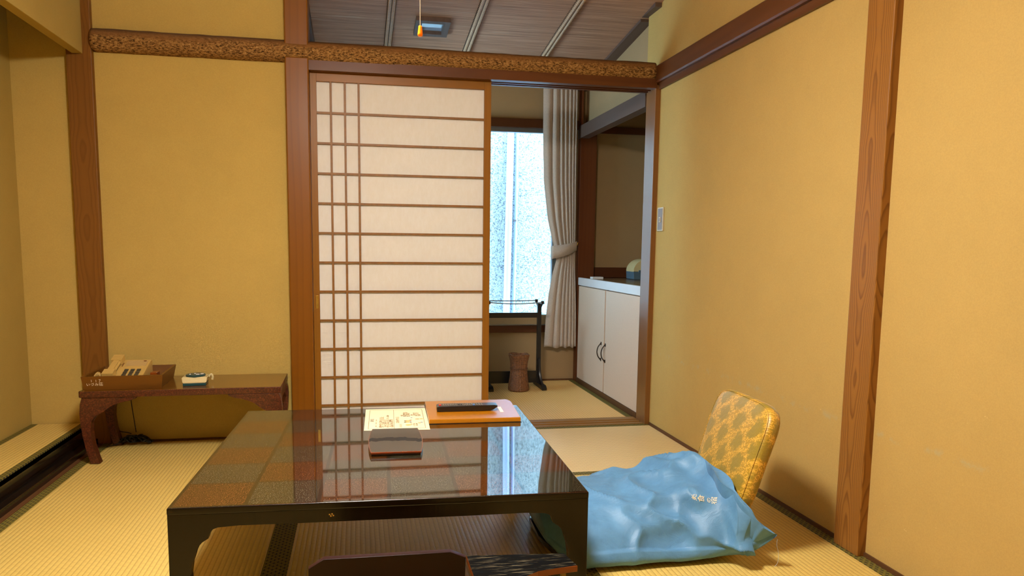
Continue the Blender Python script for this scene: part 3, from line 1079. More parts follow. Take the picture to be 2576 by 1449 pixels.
bm = bm_new(); add_tube(bm, [(-0.2775, 2.2, 1.157), (-0.2775, 2.2, 1.172)], 0.018, 12); add_box(bm, -0.278, -0.250, 2.195, 2.22, 1.160, 1.170); obj('clamp', bm, 'alu', t)

# recess: corner post, lintel beam, mouldings
box_struct('trim_18', (-0.026, 0.092, NY - 0.06, NY + 0.02, 0.0, 1.80), 'redpost', 'red-brown corner post right of the curtain', 'post', 0.002)
box_struct('trim_19', (-0.03, 0.035, 0.11, NY, 1.700, 1.785), 'greybeam', 'grey-brown beam crossing above the white cabinet', 'beam', 0.002)
box_struct('trim_20', (0.09, 0.56, NY - 0.02, NY + 0.01, 1.745, 1.790), 'redwood', 'dark moulding high on the recess wall above the cabinet', 'trim', 0.001)
box_struct('trim_21', (0.09, 0.56, NY - 0.02, NY + 0.01, 0.74, 0.812), 'redwood', 'wooden skirting along the back of the worktop', 'trim', 0.001)
bm = bm_new(); add_box(bm, -0.018, 0.56, NY - 0.012, NY - 0.002, 0.81, 1.75)
box_struct('trim_22', (-0.026, -0.012, 1.262, NY, 1.79, 2.06), 'redpost', 'thin dark upright above the corner post beside the curtain', 'trim', 0.001)
bm.free()

# ------------------------------------------------------------------ cabinet and worktop
cb = thing('low_cabinet', 'white two-door cabinet beyond the doorway under the pale worktop', 'cabinet', (0.2, 0.7, 0.0))
bm = bm_new(); add_box(bm, 0.0, 0.52, 0.112, 1.268, 0.03, 0.690); obj('body', bm, 'white_paint', cb)
bm = bm_new(); add_box(bm, -0.024, 0.5, 0.112, 1.30, -0.05, 0.030, 0.001); obj('plinth', bm, 'base', cb)
for y0, y1, hy in ((0.114, 0.686, 0.668), (0.702, 1.262, 0.748)):
    bm = bm_new(); add_box(bm, -0.018, 0.0, y0, y1, 0.032, 0.683, 0.0015)
    dr = obj('door', bm, 'white_paint', cb)
    dr['label'] = 'cabinet door nearer the doorway jamb' if y0 < 0.5 else 'cabinet door nearer the curtain'
    bm = bm_new()
    pts = smooth_path([(-0.018, hy, 0.235), (-0.026, hy, 0.242), (-0.040, hy, 0.262), (-0.046, hy, 0.29), (-0.040, hy, 0.318), (-0.026, hy, 0.338), (-0.018, hy, 0.345)], 6)
    add_tube(bm, pts, 0.0035, 8)
    add_box(bm, -0.022, -0.018, hy - 0.005, hy + 0.005, 0.228, 0.248, 0.001)
    add_box(bm, -0.022, -0.018, hy - 0.005, hy + 0.005, 0.332, 0.352, 0.001)
    obj('handle', bm, 'iron', dr, smooth=True)
bm = bm_new(); add_box(bm, -0.004, 0.0, 0.686, 0.702, 0.03, 0.69); obj('centre_stile', bm, 'redpost', cb)
wt = thing('worktop', 'brown worktop with a glossy white front edge on the cabinet', 'worktop', (0.2, 0.7, 0.692))
bm = bm_new(); add_box(bm, -0.004, 0.54, 0.112, 1.268, 0.692, 0.738, 0.001); obj('board', bm, 'counter', wt)
bm = bm_new(); add_box(bm, -0.022, -0.004, 0.112, 1.269, 0.689, 0.742, 0.0015); obj('front_edge', bm, 'white_edge', wt)
t = thing('lidded_box', 'rounded cream lid on a slate blue box, on the worktop beside the jamb', 'container', (0.36, 1.06, 0.738))
bm = bm_new(); add_prism(bm, [(0.285, 0.743), (0.292, 0.7385), (0.46, 0.7385), (0.47, 0.745), (0.472, 0.792), (0.282, 0.792)], 'Y', 1.0, 1.14, 0.003); obj('box', bm, 'dish_blue', t)
bm = bm_new()
pts = [(0.282 + 0.095 - 0.095 * math.cos(a), 0.792 + 0.085 * math.sin(a)) for a in [PI * k / 20 for k in range(21)]]
add_prism(bm, pts, 'Y', 1.0, 1.14, 0.004); obj('lid', bm, 'dish_cream', t, smooth=True)
bm = bm_new(); add_box(bm, 0.318, 0.345, 0.993, 1.001, 0.786, 0.803, 0.001); obj('latch', bm, 'dish_blue', t)
bm = bm_new(); add_box(bm, 0.03, 0.105, 1.10, 1.16, 0.738, 0.752, 0.001)
tag(obj('soap_box', bm, 'label_white', loc=(0.07, 1.13, 0.738)), 'small flat white box on the worktop beside the corner post', 'box')

# ------------------------------------------------------------------ reed ceiling battens
RIBL = {-1.362: 'leftmost of the three wrapped bamboo ribs on the reed ceiling', -0.90: 'middle one of the three wrapped bamboo ribs on the reed ceiling', -0.422: 'rightmost of the three wrapped bamboo ribs on the reed ceiling'}
sl = Vector((0, 1, -SLOPE)).normalized()
base = None
for x, lab in RIBL.items():
    def P(y, dx=0.0, dn=0.0, x=x):
        return (x + dx, y, nz(y) - dn)
    t = thing('ceiling_batten', lab, 'bamboo rib', (x, 0.6, nz(0.6)), 0, 'wrapped bamboo ribs of the reed ceiling')
    for dx in (-0.0105, 0.0105):
        bm = bm_new(); add_tube(bm, [P(0.0, dx, 0.010), P(NY - 0.07, dx, 0.010)], 0.0102, 10); obj('bamboo_rod', bm, 'bamboo_rod', t, smooth=True)
    bm = bm_new()
    y = 0.01
    while y < NY - 0.075:
        for s in (-1, 1):
            pts = [P(y - 0.003, s * 0.0215, 0.001), P(y, s * 0.0205, 0.013), P(y + 0.002, s * 0.0105, 0.0195), P(y + 0.004, 0, 0.011)]
            add_tube(bm, pts, 0.0018, 5)
        y += 0.0185
    add_tube(bm, [P(0.0, 0, 0.013), P(NY - 0.07, 0, 0.013)], 0.0022, 5)
    obj('vine_binding', bm, 'vine', t)

# framed glazed box on the reed ceiling
t = thing('ceiling_lamp_box', 'small square wood-framed glazed box on the reed ceiling', 'ceiling light', (-1.135, 0.455, nz(0.455)))
u0, u1, v0, v1 = -1.228, -1.043, 0.352, 0.552
dd = 0.022


def slab(bm, xa, xb, ya, yb, top, bot):
    vs = []
    for (x, y) in ((xa, ya), (xb, ya), (xb, yb), (xa, yb)):
        vs.append(bm.verts.new((x, y, nz(y) - bot)))
    for (x, y) in ((xa, ya), (xb, ya), (xb, yb), (xa, yb)):
        vs.append(bm.verts.new((x, y, nz(y) - top)))
    for q in ((0, 3, 2, 1), (4, 5, 6, 7), (0, 1, 5, 4), (1, 2, 6, 5), (2, 3, 7, 6), (3, 0, 4, 7)):
        bm.faces.new([vs[i] for i in q])


bm = bm_new()
fw = 0.034
slab(bm, u0, u1, v0, v0 + fw, 0, dd)
slab(bm, u0, u1, v1 - fw, v1, 0, dd)
slab(bm, u0, u0 + fw, v0 + fw, v1 - fw, 0, dd)
slab(bm, u1 - fw, u1, v0 + fw, v1 - fw, 0, dd)
obj('frame', bm, 'greybeam', t)
bm = bm_new(); slab(bm, u0 + fw, u1 - fw, v0 + fw, v1 - fw, 0.0005, 0.003)
M['glazing'] = m_plain('glazed_panel', lin(150, 170, 190), 0.06, 0.02, 20, IOR=2.8)
obj('glass_panel', bm, 'glazing', t)

# ------------------------------------------------------------------ curtain
t = thing('curtain', 'beige-grey pleated curtain tied back beside the far window', 'curtain', (-0.16, 1.27, 0.25))


def curtain_x(z):
    """left and right edges of the gathered curtain by height"""
    zs = [0.25, 0.45, 0.62, 0.76, 0.86, 0.92, 1.0, 1.15, 1.4, 1.7, 2.03]
    xl = [-0.262, -0.253, -0.236, -0.212, -0.188, -0.196, -0.218, -0.252, -0.283, -0.294, -0.298]
    xr = [-0.030, -0.034, -0.040, -0.046, -0.050, -0.050, -0.050, -0.051, -0.053, -0.055, -0.057]
    return np.interp(z, zs, xl), np.interp(z, zs, xr)


bm = bm_new()
NU, NV = 220, 90
grid = []
for j in range(NV + 1):
    z = 0.25 + (2.03 - 0.25) * j / NV
    a, b = curtain_x(z)
    row = []
    tight = math.exp(-((z - 0.9) / 0.18) ** 2)
    for i in range(NU + 1):
        u = i / NU
        uu = u ** 0.85
        nn_ = float(np.interp(u, [0, .26, .47, .60, .73, .84, .93, 1.0], [0, 1, 2, 3, 4, 5, 6, 7])) + 0.05 * math.sin(z * 4 + u * 9)
        ph = PI * nn_
        amp = (0.015 - 0.006 * tight) * (0.35 + 0.65 * min(1, u * 4))
        fold = math.sin(ph)
        xx = a + (b - a) * u + 0.0015 * math.sin(ph * 2 + 0.6)
        yy = 1.274 - 1.5 * amp * abs(fold) ** 0.55 - 0.012 * (1 - u) * tight
        zz = z + (0.006 * math.sin(ph) if j == 0 else 0)
        row.append(bm.verts.new((xx, yy, zz)))
    grid.append(row)
for j in range(NV):
    for i in range(NU):
        bm.faces.new((grid[j][i], grid[j][i + 1], grid[j + 1][i + 1], grid[j + 1][i]))
cu = obj('drape', bm, 'curtain', t, smooth='all')
md = cu.modifiers.new('thick', 'SOLIDIFY'); md.thickness = 0.0015
bm = bm_new()
pl = []
for k in range(25):
    s = k / 24
    x = -0.222 + (0.182) * s
    y = 1.228 - 0.012 * math.sin(PI * s) + 0.03 * s ** 3
    zt = 0.962 + 0.012 * s + 0.02 * s * s
    zb = 0.872 + 0.028 * s + 0.032 * s * s
    pl.append((bm.verts.new((x, y, zb)), bm.verts.new((x, y - 0.001, (zb + zt) / 2)), bm.verts.new((x + 0.001, y, zt))))
back = [(bm.verts.new((-0.226, 1.262, 0.865)), bm.verts.new((-0.226, 1.262, 0.91)), bm.verts.new((-0.228, 1.262, 0.952)))]
seq = back + pl
for a, b in zip(seq[:-1], seq[1:]):
    for q in (0, 1):
        bm.faces.new((a[q], b[q], b[q + 1], a[q + 1]))
tb = obj('tieback', bm, 'curtain', t, smooth='all')
md = tb.modifiers.new('thick', 'SOLIDIFY'); md.thickness = 0.003; md.offset = 1
bm = bm_new(); add_tube(bm, smooth_path([(-0.034, 1.265, 0.975), (-0.036, 1.25, 0.985), (-0.040, 1.245, 0.975), (-0.040, 1.25, 0.965)], 5), 0.003, 6)
obj('tieback_hook', bm, 'brass', t, smooth=True)

# ------------------------------------------------------------------ clothes rack
t = thing('clothes_rack', 'black lacquered low garment rack in front of the far window', 'garment rack', (-0.51, 1.07, 0.0))
RX0, RX1 = -0.705, -0.345
YB = 1.09
for x in (RX0, RX1):
    bm = bm_new()
    add_prism(bm, [(YB - 0.016, 0.03), (YB - 0.014, 0.10), (YB - 0.012, 0.50), (YB - 0.010, 0.575), (YB + 0.010, 0.575), (YB + 0.012, 0.5), (YB + 0.014, 0.10), (YB + 0.016, 0.03)], 'X', x - 0.013, x + 0.013, 0.002)
    # curved front brace at the foot
    obj('upright', bm, 'lacquer_rack', t)
    bm = bm_new()
    pts = smooth_path([(x + 0.012, YB - 0.075, 0.025), (x + 0.008, YB - 0.045, 0.055), (x + 0.004, YB - 0.02, 0.11), (x, YB - 0.014, 0.20)], 6)
    add_tube(bm, pts, 0.011, 8)
    obj('brace', bm, 'lacquer_rack', t, smooth=True)
    bm = bm_new()
    add_prism(bm, [(YB - 0.125, 0.0015), (YB + 0.125, 0.0015), (YB + 0.125, 0.016), (YB + 0.10, 0.032), (YB - 0.10, 0.032), (YB - 0.125, 0.018)], 'X', x - 0.004, x + 0.03, 0.002)
    obj('foot', bm, 'lacquer_rack', t)
    bm = bm_new()
    for s in (-1, 1):
        pts = smooth_path([(x, YB, 0.50), (x, YB + s * 0.02, 0.535), (x, YB + s * 0.055, 0.562), (x, YB + s * 0.085, 0.582)], 6)
        add_tube(bm, pts, 0.006, 8)
        add_box(bm, x - 0.009, x + 0.009, YB + s * 0.085 - 0.009, YB + s * 0.085 + 0.009, 0.576, 0.596, 0.001)
    obj('arm', bm, 'lacquer_rack', t, smooth=True)
for s in (-1, 1):
    bm = bm_new()
    pts = [(RX0 + (RX1 - RX0) * k / 16, YB + s * 0.085, 0.587 - (0.009 if s < 0 else 0.002) * math.sin(PI * k / 16)) for k in range(17)]
    add_tube(bm, pts, 0.0032, 8)
    obj('hanging_rod', bm, 'alu', t, smooth=True)
bm = bm_new(); add_box(bm, RX0, RX1, YB - 0.008, YB + 0.008, 0.478, 0.512, 0.001); obj('crossbar', bm, 'lacquer_rack', t)
bm = bm_new(); add_box(bm, RX0, RX1, YB - 0.008, YB + 0.008, 0.034, 0.115, 0.001); obj('crossbar', bm, 'lacquer_rack', t)

# ------------------------------------------------------------------ waste basket
t = thing('waste_basket', 'brown woven waisted waste basket on the mat before the garment rack', 'waste basket', (-0.500, 1.012, 0.0))
t.scale = (1, 1, 1)
bm = bm_new()
cx0, cy0 = -0.503, 0.992
prof = [(0.060, 0.0), (0.0685, 0.006), (0.0695, 0.02), (0.066, 0.05), (0.0605, 0.09), (0.0555, 0.13), (0.0535, 0.155), (0.0545, 0.185), (0.058, 0.21), (0.0635, 0.238), (0.0655, 0.245), (0.062, 0.247), (0.0585, 0.235), (0.052, 0.19), (0.050, 0.155), (0.052, 0.1), (0.058, 0.03), (0.05, 0.014)]
rings = []
n = 96
for r, z in prof:
    ring = []
    for k in range(n):
        a = 2 * PI * k / n
        ca, sa = math.cos(a), math.sin(a)
        ex = 2.0 + 2.6 * max(0, (z - 0.1) / 0.15)
        q = (abs(ca) ** ex + abs(sa) ** ex) ** (-1 / ex)
        rr = r * q * (1 + 0.016 * (1 if k % 4 < 2 else -1))
        zz = z + (0.003 * math.sin(4 * a) if z > 0.23 else 0)
        ring.append(bm.verts.new((cx0 + rr * ca, cy0 + rr * sa * 0.95, zz)))
    rings.append(ring)
for i in range(len(rings) - 1):
    for k in range(n):
        bm.faces.new((rings[i][k], rings[i][(k + 1) % n], rings[i + 1][(k + 1) % n], rings[i + 1][k]))
bm.faces.new(rings[0][::-1]); bm.faces.new(rings[-1])
obj('basket_body', bm, 'basket', t, smooth=True)
for zr, rr, nm in ((0.155, 0.0555, 'binding_band'), (0.149, 0.0558, 'binding_band')):
    bm = bm_new()
    pts = []
    for k in range(49):
        a = 2 * PI * k / 48
        ex = 3.1
        q = (abs(math.cos(a)) ** ex + abs(math.sin(a)) ** ex) ** (-1 / ex)
        pts.append((cx0 + rr * q * math.cos(a), cy0 + 0.95 * rr * q * math.sin(a), zr))
    add_tube(bm, pts, 0.0018, 6, cap=False)
    obj(nm, bm, 'basket', t, smooth=True)

# ------------------------------------------------------------------ wall switch
t = thing('light_switch', 'cream framed wall switch with grey plate beside the doorway', 'light switch', (-0.001, -0.087, 1.04))
bm = bm_new(); add_box(bm, -0.007, 0.0, -0.123, -0.050, 1.038, 1.160, 0.002); obj('cover_plate', bm, 'switch_white', t)
bm = bm_new(); add_box(bm, -0.0085, -0.006, -0.117, -0.062, 1.045, 1.153, 0.001); obj('face', bm, 'gray_plate', t)
bm = bm_new(); add_box(bm, -0.0115, -0.008, -0.101, -0.080, 1.083, 1.109, 0.001); rk = obj('rocker', bm, 'switch_white', t)
bm = bm_new(); add_box(bm, -0.0125, -0.011, -0.097, -0.084, 1.087, 1.105, 0.0005); obj('button', bm, 'gray_plate', rk)

# ------------------------------------------------------------------ hanging lamp with its pull cord
LX, LY, LZ = -1.58, -2.06, 1.93
t = thing('pendant_lamp', 'amber pull-switch knob hanging on its thin cord at the top', 'pendant lamp', (LX, LY, LZ))
bm = bm_new(); add_lathe(bm, [(0.10, 0.05), (0.165, 0.035), (0.185, 0.01), (0.172, -0.015), (0.13, -0.028)], 40, (LX, LY, LZ)); obj('lamp_shade', bm, 'lamp_glow', t, smooth=True)
bm = bm_new(); add_lathe(bm, [(0.03, 0.052), (0.125, 0.052), (0.11, 0.08), (0.03, 0.115)], 32, (LX, LY, LZ)); obj('cap', bm, 'sill', t, smooth=True)
bm = bm_new(); add_tube(bm, [(LX, LY, LZ + 0.11), (LX, LY, CEIL)], 0.004, 8); obj('hanging_cable', bm, 'stucco_dark', t)
kx = -1.413
bm = bm_new(); add_tube(bm, [(kx, -2.12, 1.394), (kx, -2.12, LZ - 0.018)], 0.0008, 6); obj('pull_cord', bm, 'string', t)
bm = bm_new(); add_lathe(bm, [(0.0015, 0.0212), (0.0034, 0.0205), (0.0040, 0.015), (0.0052, 0.005), (0.0053, 0.002), (0.0042, 0.0)], 20, (kx, -2.12, 1.3745)); obj('pull_knob', bm, 'amber', t, smooth=True)

# ------------------------------------------------------------------ black table
TA = math.radians(-2.1)
TC = (-1.9912, -1.9215)
TH = 0.3285
TW, TD = 1.020, 1.034
t = thing('low_table', 'square black lacquered low table with a checkered speckled top', 'table', (TC[0], TC[1], 0.0015), TA)
TABLE = t


def cut_outline(Lx, th, flip=False):
    """front board: straight top, legs at both ends, stepped scalloped opening"""
    left = [(0.049, 0.0), (0.049, 0.163), (0.053, 0.191), (0.060, 0.218), (0.067, 0.233), (0.076, 0.243), (0.086, 0.2475), (0.0905, 0.250),
            (0.0925, 0.257), (0.0955, 0.268), (0.102, 0.2745), (0.113, 0.2785), (0.16, 0.2800), (0.30, 0.2790)]
    right = [(Lx - u, v) for u, v in reversed(left)]
    pts = [(0.0, 0.0)] + left + right + [(Lx, 0.0), (Lx, th), (0.0, th)]
    # order: bottom-left leg, up the opening, down the right leg, top edge
    return pts


TT = 0.312
for k, (nm) in enumerate(('front', 'back', 'left', 'right')):
    bm = bm_new()
    if k < 2:
        y0 = 0.001 if k == 0 else TD - 0.023
        add_prism(bm, [(u + 0.001, v) for u, v in cut_outline(TW - 0.002, TT)], 'Y', y0, y0 + 0.022, 0.0015)
    else:
        x0 = 0.001 if k == 2 else TW - 0.023
        add_prism(bm, [(u + 0.023, v) for u, v in cut_outline(TD - 0.046, TT)], 'X', x0, x0 + 0.022, 0.002)
    obj('side_board', bm, 'table_side', t, world=False)
bm = bm_new()
add_box(bm, 0.0, TW, 0.0, TD, 0.310, TH, 0.004, 3)
for f in bm.faces:
    f.material_index = 0 if (f.normal.z > 0.9) else 1
bmesh.ops.recalc_face_normals(bm, faces=list(bm.faces))
for f in bm.faces:
    f.material_index = 0 if f.normal.z > 0.9 else 1
obj('table_top', bm, ['table_top', 'table_side'], t, world=False, smooth=True)
bm = bm_new()
for dx, dz in ((0.0, 0.0), (0.006, 0.001), (0.003, -0.004), (0.009, -0.003)):
    add_box(bm, 0.372 + dx, 0.3755 + dx, 0.0003, 0.0012, 0.296 + dz, 0.299 + dz)
obj('gold_mark', bm, 'gold', t, world=False)


def tw(u, v, z=TH + 0.0015):
    c, s = math.cos(TA), math.sin(TA)
    return (TC[0] + u * c - v * s, TC[1] + u * s + v * c, z)


# printed sheet
p = thing('printed_sheet', 'cream printed notice sheet on the black table, left of the orange folder', 'paper', tw(0.546, 0.845), TA)
bm = bm_new()
pc = [(-0.112, 0.163), (0.113, 0.168), (0.111, -0.166), (-0.110, -0.159)]
vs = [bm.verts.new((x, y, 0.0003)) for x, y in pc]
vs2 = [bm.verts.new((x, y, 0.0009)) for x, y in pc]
bm.faces.new(vs2); bm.faces.new(vs[::-1])
for i in range(4):
    bm.faces.new((vs[i], vs[(i + 1) % 4], vs2[(i + 1) % 4], vs2[i]))
obj('sheet', bm, 'paper_cream', p, world=False)
# ruled frame and text columns: the sheet is read from the right side of the table
bm = bm_new()


def rect(bm, x0, x1, y0, y1, z=0.0010, h=0.0003):
    add_box(bm, x0, x1, y0, y1, z, z + h)


X0, X1, Y0, Y1 = -0.097, 0.098, -0.143, 0.146
for a in ((X0, X0 + 0.0016, Y0, Y1), (X1 - 0.0016, X1, Y0, Y1), (X0, X1, Y0, Y0 + 0.0016), (X0, X1, Y1 - 0.0016, Y1), (-0.0095, -0.008, Y0, Y1)):
    rect(bm, *a)
obj('ruled_frame', bm, 'ink', p, world=False)
bm = bm_new()
RZ = Matrix.Rotation(PI / 2, 4, 'Z')


def sheet_text(bm, body, x, y, size):
    # lines run up the sheet (towards the back of the table)
    add_text(bm, body, size, Matrix.Translation((x, y, 0.0012)) @ RZ, 0.0003)


sheet_text(bm, 'お香立', -0.080, -0.040, 0.0150)
obj('heading', bm, 'ink_dark', p, world=False)
bm = bm_new()
sheet_text(bm, '＊＊＊ 一二三 ＊＊＊ 一二三 ＊＊＊', -0.068, -0.115, 0.0068)
rows = [(-0.0615, -0.128, '一、'), (-0.052, -0.128, 'お部屋の香りをご用意いたしました。'), (-0.0435, -0.128, 'ごゆっくりとお過ごしくださいませ。'), (-0.035, -0.118, 'お香のご案内を申し上げ'),
        (-0.0265, -0.125, '火のもとにはお気をつけください。お願い'), (-0.0185, -0.118, 'いたします。ご用の節は'), (-0.0115, -0.125, 'お気軽にお申し付けくださ')]
for x, y, s in rows:
    sheet_text(bm, s, x - 0.0005, y, 0.0098)
for x, y, s, z in ((0.009, -0.075, '（お香の作り方）', 0.014), (0.024, 0.030, '一番目', 0.0098), (0.031, 0.030, 'お香を上の箱へ入れ', 0.0078), (0.037, 0.030, 'そのまま上へ立てる。', 0.0078), (0.043, 0.030, 'ゆっくりと火をつけ', 0.0078), (0.049, 0.030, '消えるまで待つ。', 0.0078),
                   (0.060, 0.035, '二番目', 0.0098), (0.068, 0.045, '灰を外へ出す', 0.0078), (0.075, 0.035, 'お皿を上へ持つ。', 0.0078), (0.082, 0.035, '水を入れておく', 0.0078), (0.088, 0.035, 'おわりに', 0.0078),
                   (0.018, -0.128, 'いろいろ', 0.012), (0.054, -0.10, 'もう一つ', 0.0098), (0.064, -0.12, 'つくりかた', 0.0098), (0.072, -0.112, 'お手元の火', 0.0078), (0.054, -0.03, '上', 0.0098)):
    sheet_text(bm, s, x, y, z)
obj('printed_text', bm, 'ink', p, world=False)
for nm, mt, rs in (('drawing', 'ink_tan', [(0.028, 0.050, -0.045, -0.028), (0.028, 0.048, -0.062, -0.048), (0.030, 0.050, -0.108, -0.086), (0.066, 0.082, -0.018, -0.006), (0.082, 0.096, -0.016, -0.004), (0.074, 0.084, -0.076, -0.066)]),
                   ('drawing', 'ink_dark', [(0.026, 0.036, -0.038, -0.030), (0.025, 0.034, -0.060, -0.052)]),
                   ('drawing', 'ink_red', [(0.044, 0.053, -0.034, -0.027)]),
                   ('drawing', 'ink_blue', [(0.045, 0.053, -0.058, -0.048), (0.050, 0.058, 0.006, 0.013), (0.070, 0.080, -0.014, -0.009), (0.082, 0.093, -0.066, -0.059)])):
    for a in rs:
        bm = bm_new()
        c0, c1 = (a[0] + a[1]) / 2, (a[2] + a[3]) / 2
        vsx = [bm.verts.new((c0 + (a[1] - a[0]) / 2 * math.cos(q), c1 + (a[3] - a[2]) / 2 * math.sin(q), 0.0014)) for q in [2 * PI * k / 14 for k in range(14)]]
        bm.faces.new(vsx)
        obj(nm, bm, mt, p, world=False)

# orange folder
fo = thing('leather_folder', 'orange leather folder on the black table under the remote control', 'folder', tw(0.825, 0.91), TA)
bm = bm_new()
out = [(-0.167, -0.155), (0.158, -0.153), (0.170, 0.125), (0.158, 0.158), (-0.166, 0.150)]
add_prism(bm, out, 'Z', 0.0003, 0.017, 0.003); obj('cover', bm, 'orange', fo, world=False, smooth=True)
bm = bm_new()
out = [(-0.167, -0.157), (0.160, -0.155), (0.172, 0.126), (0.160, 0.160), (-0.168, 0.152)]
add_prism(bm, [(x * 1.003, y * 1.003) for x, y in out], 'Z', 0.0002, 0.0018, 0); obj('back_cover', bm, 'remote_black', fo, world=False)
bm = bm_new(); add_prism(bm, [(0.098, -0.068), (0.111, -0.067), (0.113, 0.022), (0.100, 0.021)], 'Z', 0.0165, 0.0176); obj('name_label', bm, 'label_white', fo, world=False)

# remote control
rm = thing('remote_control', 'black remote control lying on the orange folder', 'remote control', (tw(0.805, 0.888)[0], tw(0.805, 0.888)[1], TH + 0.0186), TA)
bm = bm_new()
prof = [(-0.112, 0.002), (-0.098, 0.0005), (0.085, 0.0005), (0.098, 0.006), (0.112, 0.016), (0.110, 0.021), (0.100, 0.022), (-0.105, 0.022), (-0.112, 0.018)]
add_prism(bm, prof, 'Y', -0.024, 0.024, 0.003); obj('body', bm, 'remote_black', rm, world=False, smooth=True)
random.seed(4)
bm = bm_new()
for i in range(17):
    for j in range(3):
        if 5 <= i <= 9 and j == 1:
            continue
        x = -0.088 + i * 0.0088
        y = -0.014 + j * 0.013
        add_box(bm, x - 0.0026, x + 0.0026, y - 0.0036, y + 0.0036, 0.0215, 0.0242, 0.0007)
obj('keys', bm, 'remote_key', rm, world=False, smooth=True)
bm = bm_new(); add_lathe(bm, [(0.010, 0.0), (0.011, 0.0015), (0.008, 0.003), (0.004, 0.002)], 20, (-0.0265, 0.0, 0.0215)); obj('direction_pad', bm, 'remote_black', rm, world=False, smooth=True)
bm = bm_new(); add_lathe(bm, [(0.0048, 0.0), (0.0048, 0.003), (0.003, 0.0038)], 16, (-0.100, -0.008, 0.0215)); obj('power_key', bm, 'red_key', rm, world=False, smooth=True)
bm = bm_new(); add_box(bm, 0.020, 0.027, -0.018, -0.008, 0.0215, 0.0246, 0.0007); obj('blue_key', bm, 'blue_key', rm, world=False)

# small lacquer tray
ct = thing('lacquer_tray', 'small dark lacquer tray with red-brown rim on the table', 'tray', tw(0.539, 0.515), TA)
bm = bm_new()


def tray_outline(k=1.0):
    pts = []
    for s in np.linspace(-1, 1, 15):
        pts.append((0.074 * k + 0.010 * (1 - s * s) * k, s * 0.142 * k))
    pts = pts + [(-x, y) for x, y in reversed(pts)]
    return pts


add_prism(bm, tray_outline(0.975), 'Z', 0.0003, 0.0135, 0.0)
obj('board', bm, 'coaster', ct, world=False)
bm = bm_new()
o1, o2 = tray_outline(1.0), tray_outline(0.975)
o0_ = tray_outline(0.94)
nn = len(o1)
rings = []
for oo, z in ((o2, 0.0134), (o1, 0.0130), (o1, 0.010), (o0_, 0.0003)):
    rings.append([bm.verts.new((x, y, z)) for x, y in oo])
for i in range(len(rings) - 1):
    for k in range(nn):
        bm.faces.new((rings[i][k], rings[i][(k + 1) % nn], rings[i + 1][(k + 1) % nn], rings[i + 1][k]))
bm.faces.new(rings[-1])
obj('rim', bm, 'coaster_rim', ct, world=False)

# ------------------------------------------------------------------ low side table at the back wall
dk = thing('side_table', 'long low red-brown side table with curved legs by the back wall', 'side table', (-2.3, -0.19, 0.0))
bm = bm_new()
out = [(-2.717, -0.362), (-2.706, -0.372), (-1.893, -0.366), (-1.888, -0.362), (-1.890, -0.014), (-2.715, -0.014)]
add_prism(bm, out, 'Z', 0.291, 0.3205, 0.004)
for f in bm.faces:
    f.material_index = 1 if f.normal.z > 0.9 else 0
obj('table_top', bm, ['desk', 'desk_top'], dk, smooth=True)


def desk_leg(x_out, sgn, y0, y1):
    """curved leg with a bracket running inwards; sgn=+1 for the left end"""
    def X(u):
        return x_out + sgn * u
    outer = [(0.010, 0.291), (0.002, 0.262), (-0.001, 0.225), (0.001, 0.18), (0.008, 0.12), (0.019, 0.06), (0.033, 0.002)]
    inner = [(0.070, 0.002), (0.064, 0.018), (0.058, 0.030), (0.046, 0.085), (0.040, 0.14), (0.040, 0.178), (0.044, 0.192), (0.050, 0.200), (0.062, 0.210), (0.080, 0.2205), (0.098, 0.232), (0.115, 0.247), (0.135, 0.260), (0.165, 0.268), (0.20, 0.275), (0.225, 0.284), (0.228, 0.291)]
    pts = [(X(u), v) for u, v in outer + inner]
    bm = bm_new()
    add_prism(bm, pts, 'Y', y0, y1, 0.002)
    return bm


for x_out, sg in ((-2.716, 1), (-1.885, -1)):
    for y0, y1 in ((-0.366, -0.325), (-0.066, -0.025)):
        obj('leg', desk_leg(x_out, sg, y0, y1), 'desk', dk, smooth=True)
    bm = bm_new()
    xa, xb = sorted((x_out + sg * 0.008, x_out + sg * 0.03))
    add_prism(bm, [(-0.325, 0.291), (-0.325, 0.215), (-0.29, 0.232), (-0.24, 0.255), (-0.15, 0.255), (-0.10, 0.232), (-0.066, 0.215), (-0.066, 0.291)], 'X', xa, xb, 0.001)
    obj('end_apron', bm, 'desk', dk)

# wooden tray box with the phone number
TZ = 0.3208
tb_ = thing('wooden_tray', 'flared wooden tray box lettered in white on the side table', 'tray', (-2.55, -0.2, TZ))
bm = bm_new()


def tray_wall(bm, a0, a1, b0, b1, th=0.010, h=0.058):
    pass


lo = [(-2.698, -0.350), (-2.392, -0.337), (-2.404, -0.072), (-2.700, -0.085)]
hi = [(-2.706, -0.362), (-2.383, -0.349), (-2.394, -0.058), (-2.708, -0.070)]
cxt, cyt = -2.548, -0.21


def inset(P, d):
    out = []
    for x, y in P:
        v = Vector((cxt - x, cyt - y))
        out.append((x + math.copysign(d, v.x), y + math.copysign(d, v.y)))
    return out


rings = []
for P, z in ((lo, TZ), (hi, TZ + 0.060), (inset(hi, 0.011), TZ + 0.060), (inset(lo, 0.012), TZ + 0.010)):
    rings.append([bm.verts.new((x, y, z)) for x, y in P])
bm.faces.new(rings[0][::-1])
for i in range(3):
    for k in range(4):
        bm.faces.new((rings[i][k], rings[i][(k + 1) % 4], rings[i + 1][(k + 1) % 4], rings[i + 1][k]))
bm.faces.new(rings[3])
obj('box', bm, 'tray', tb_)
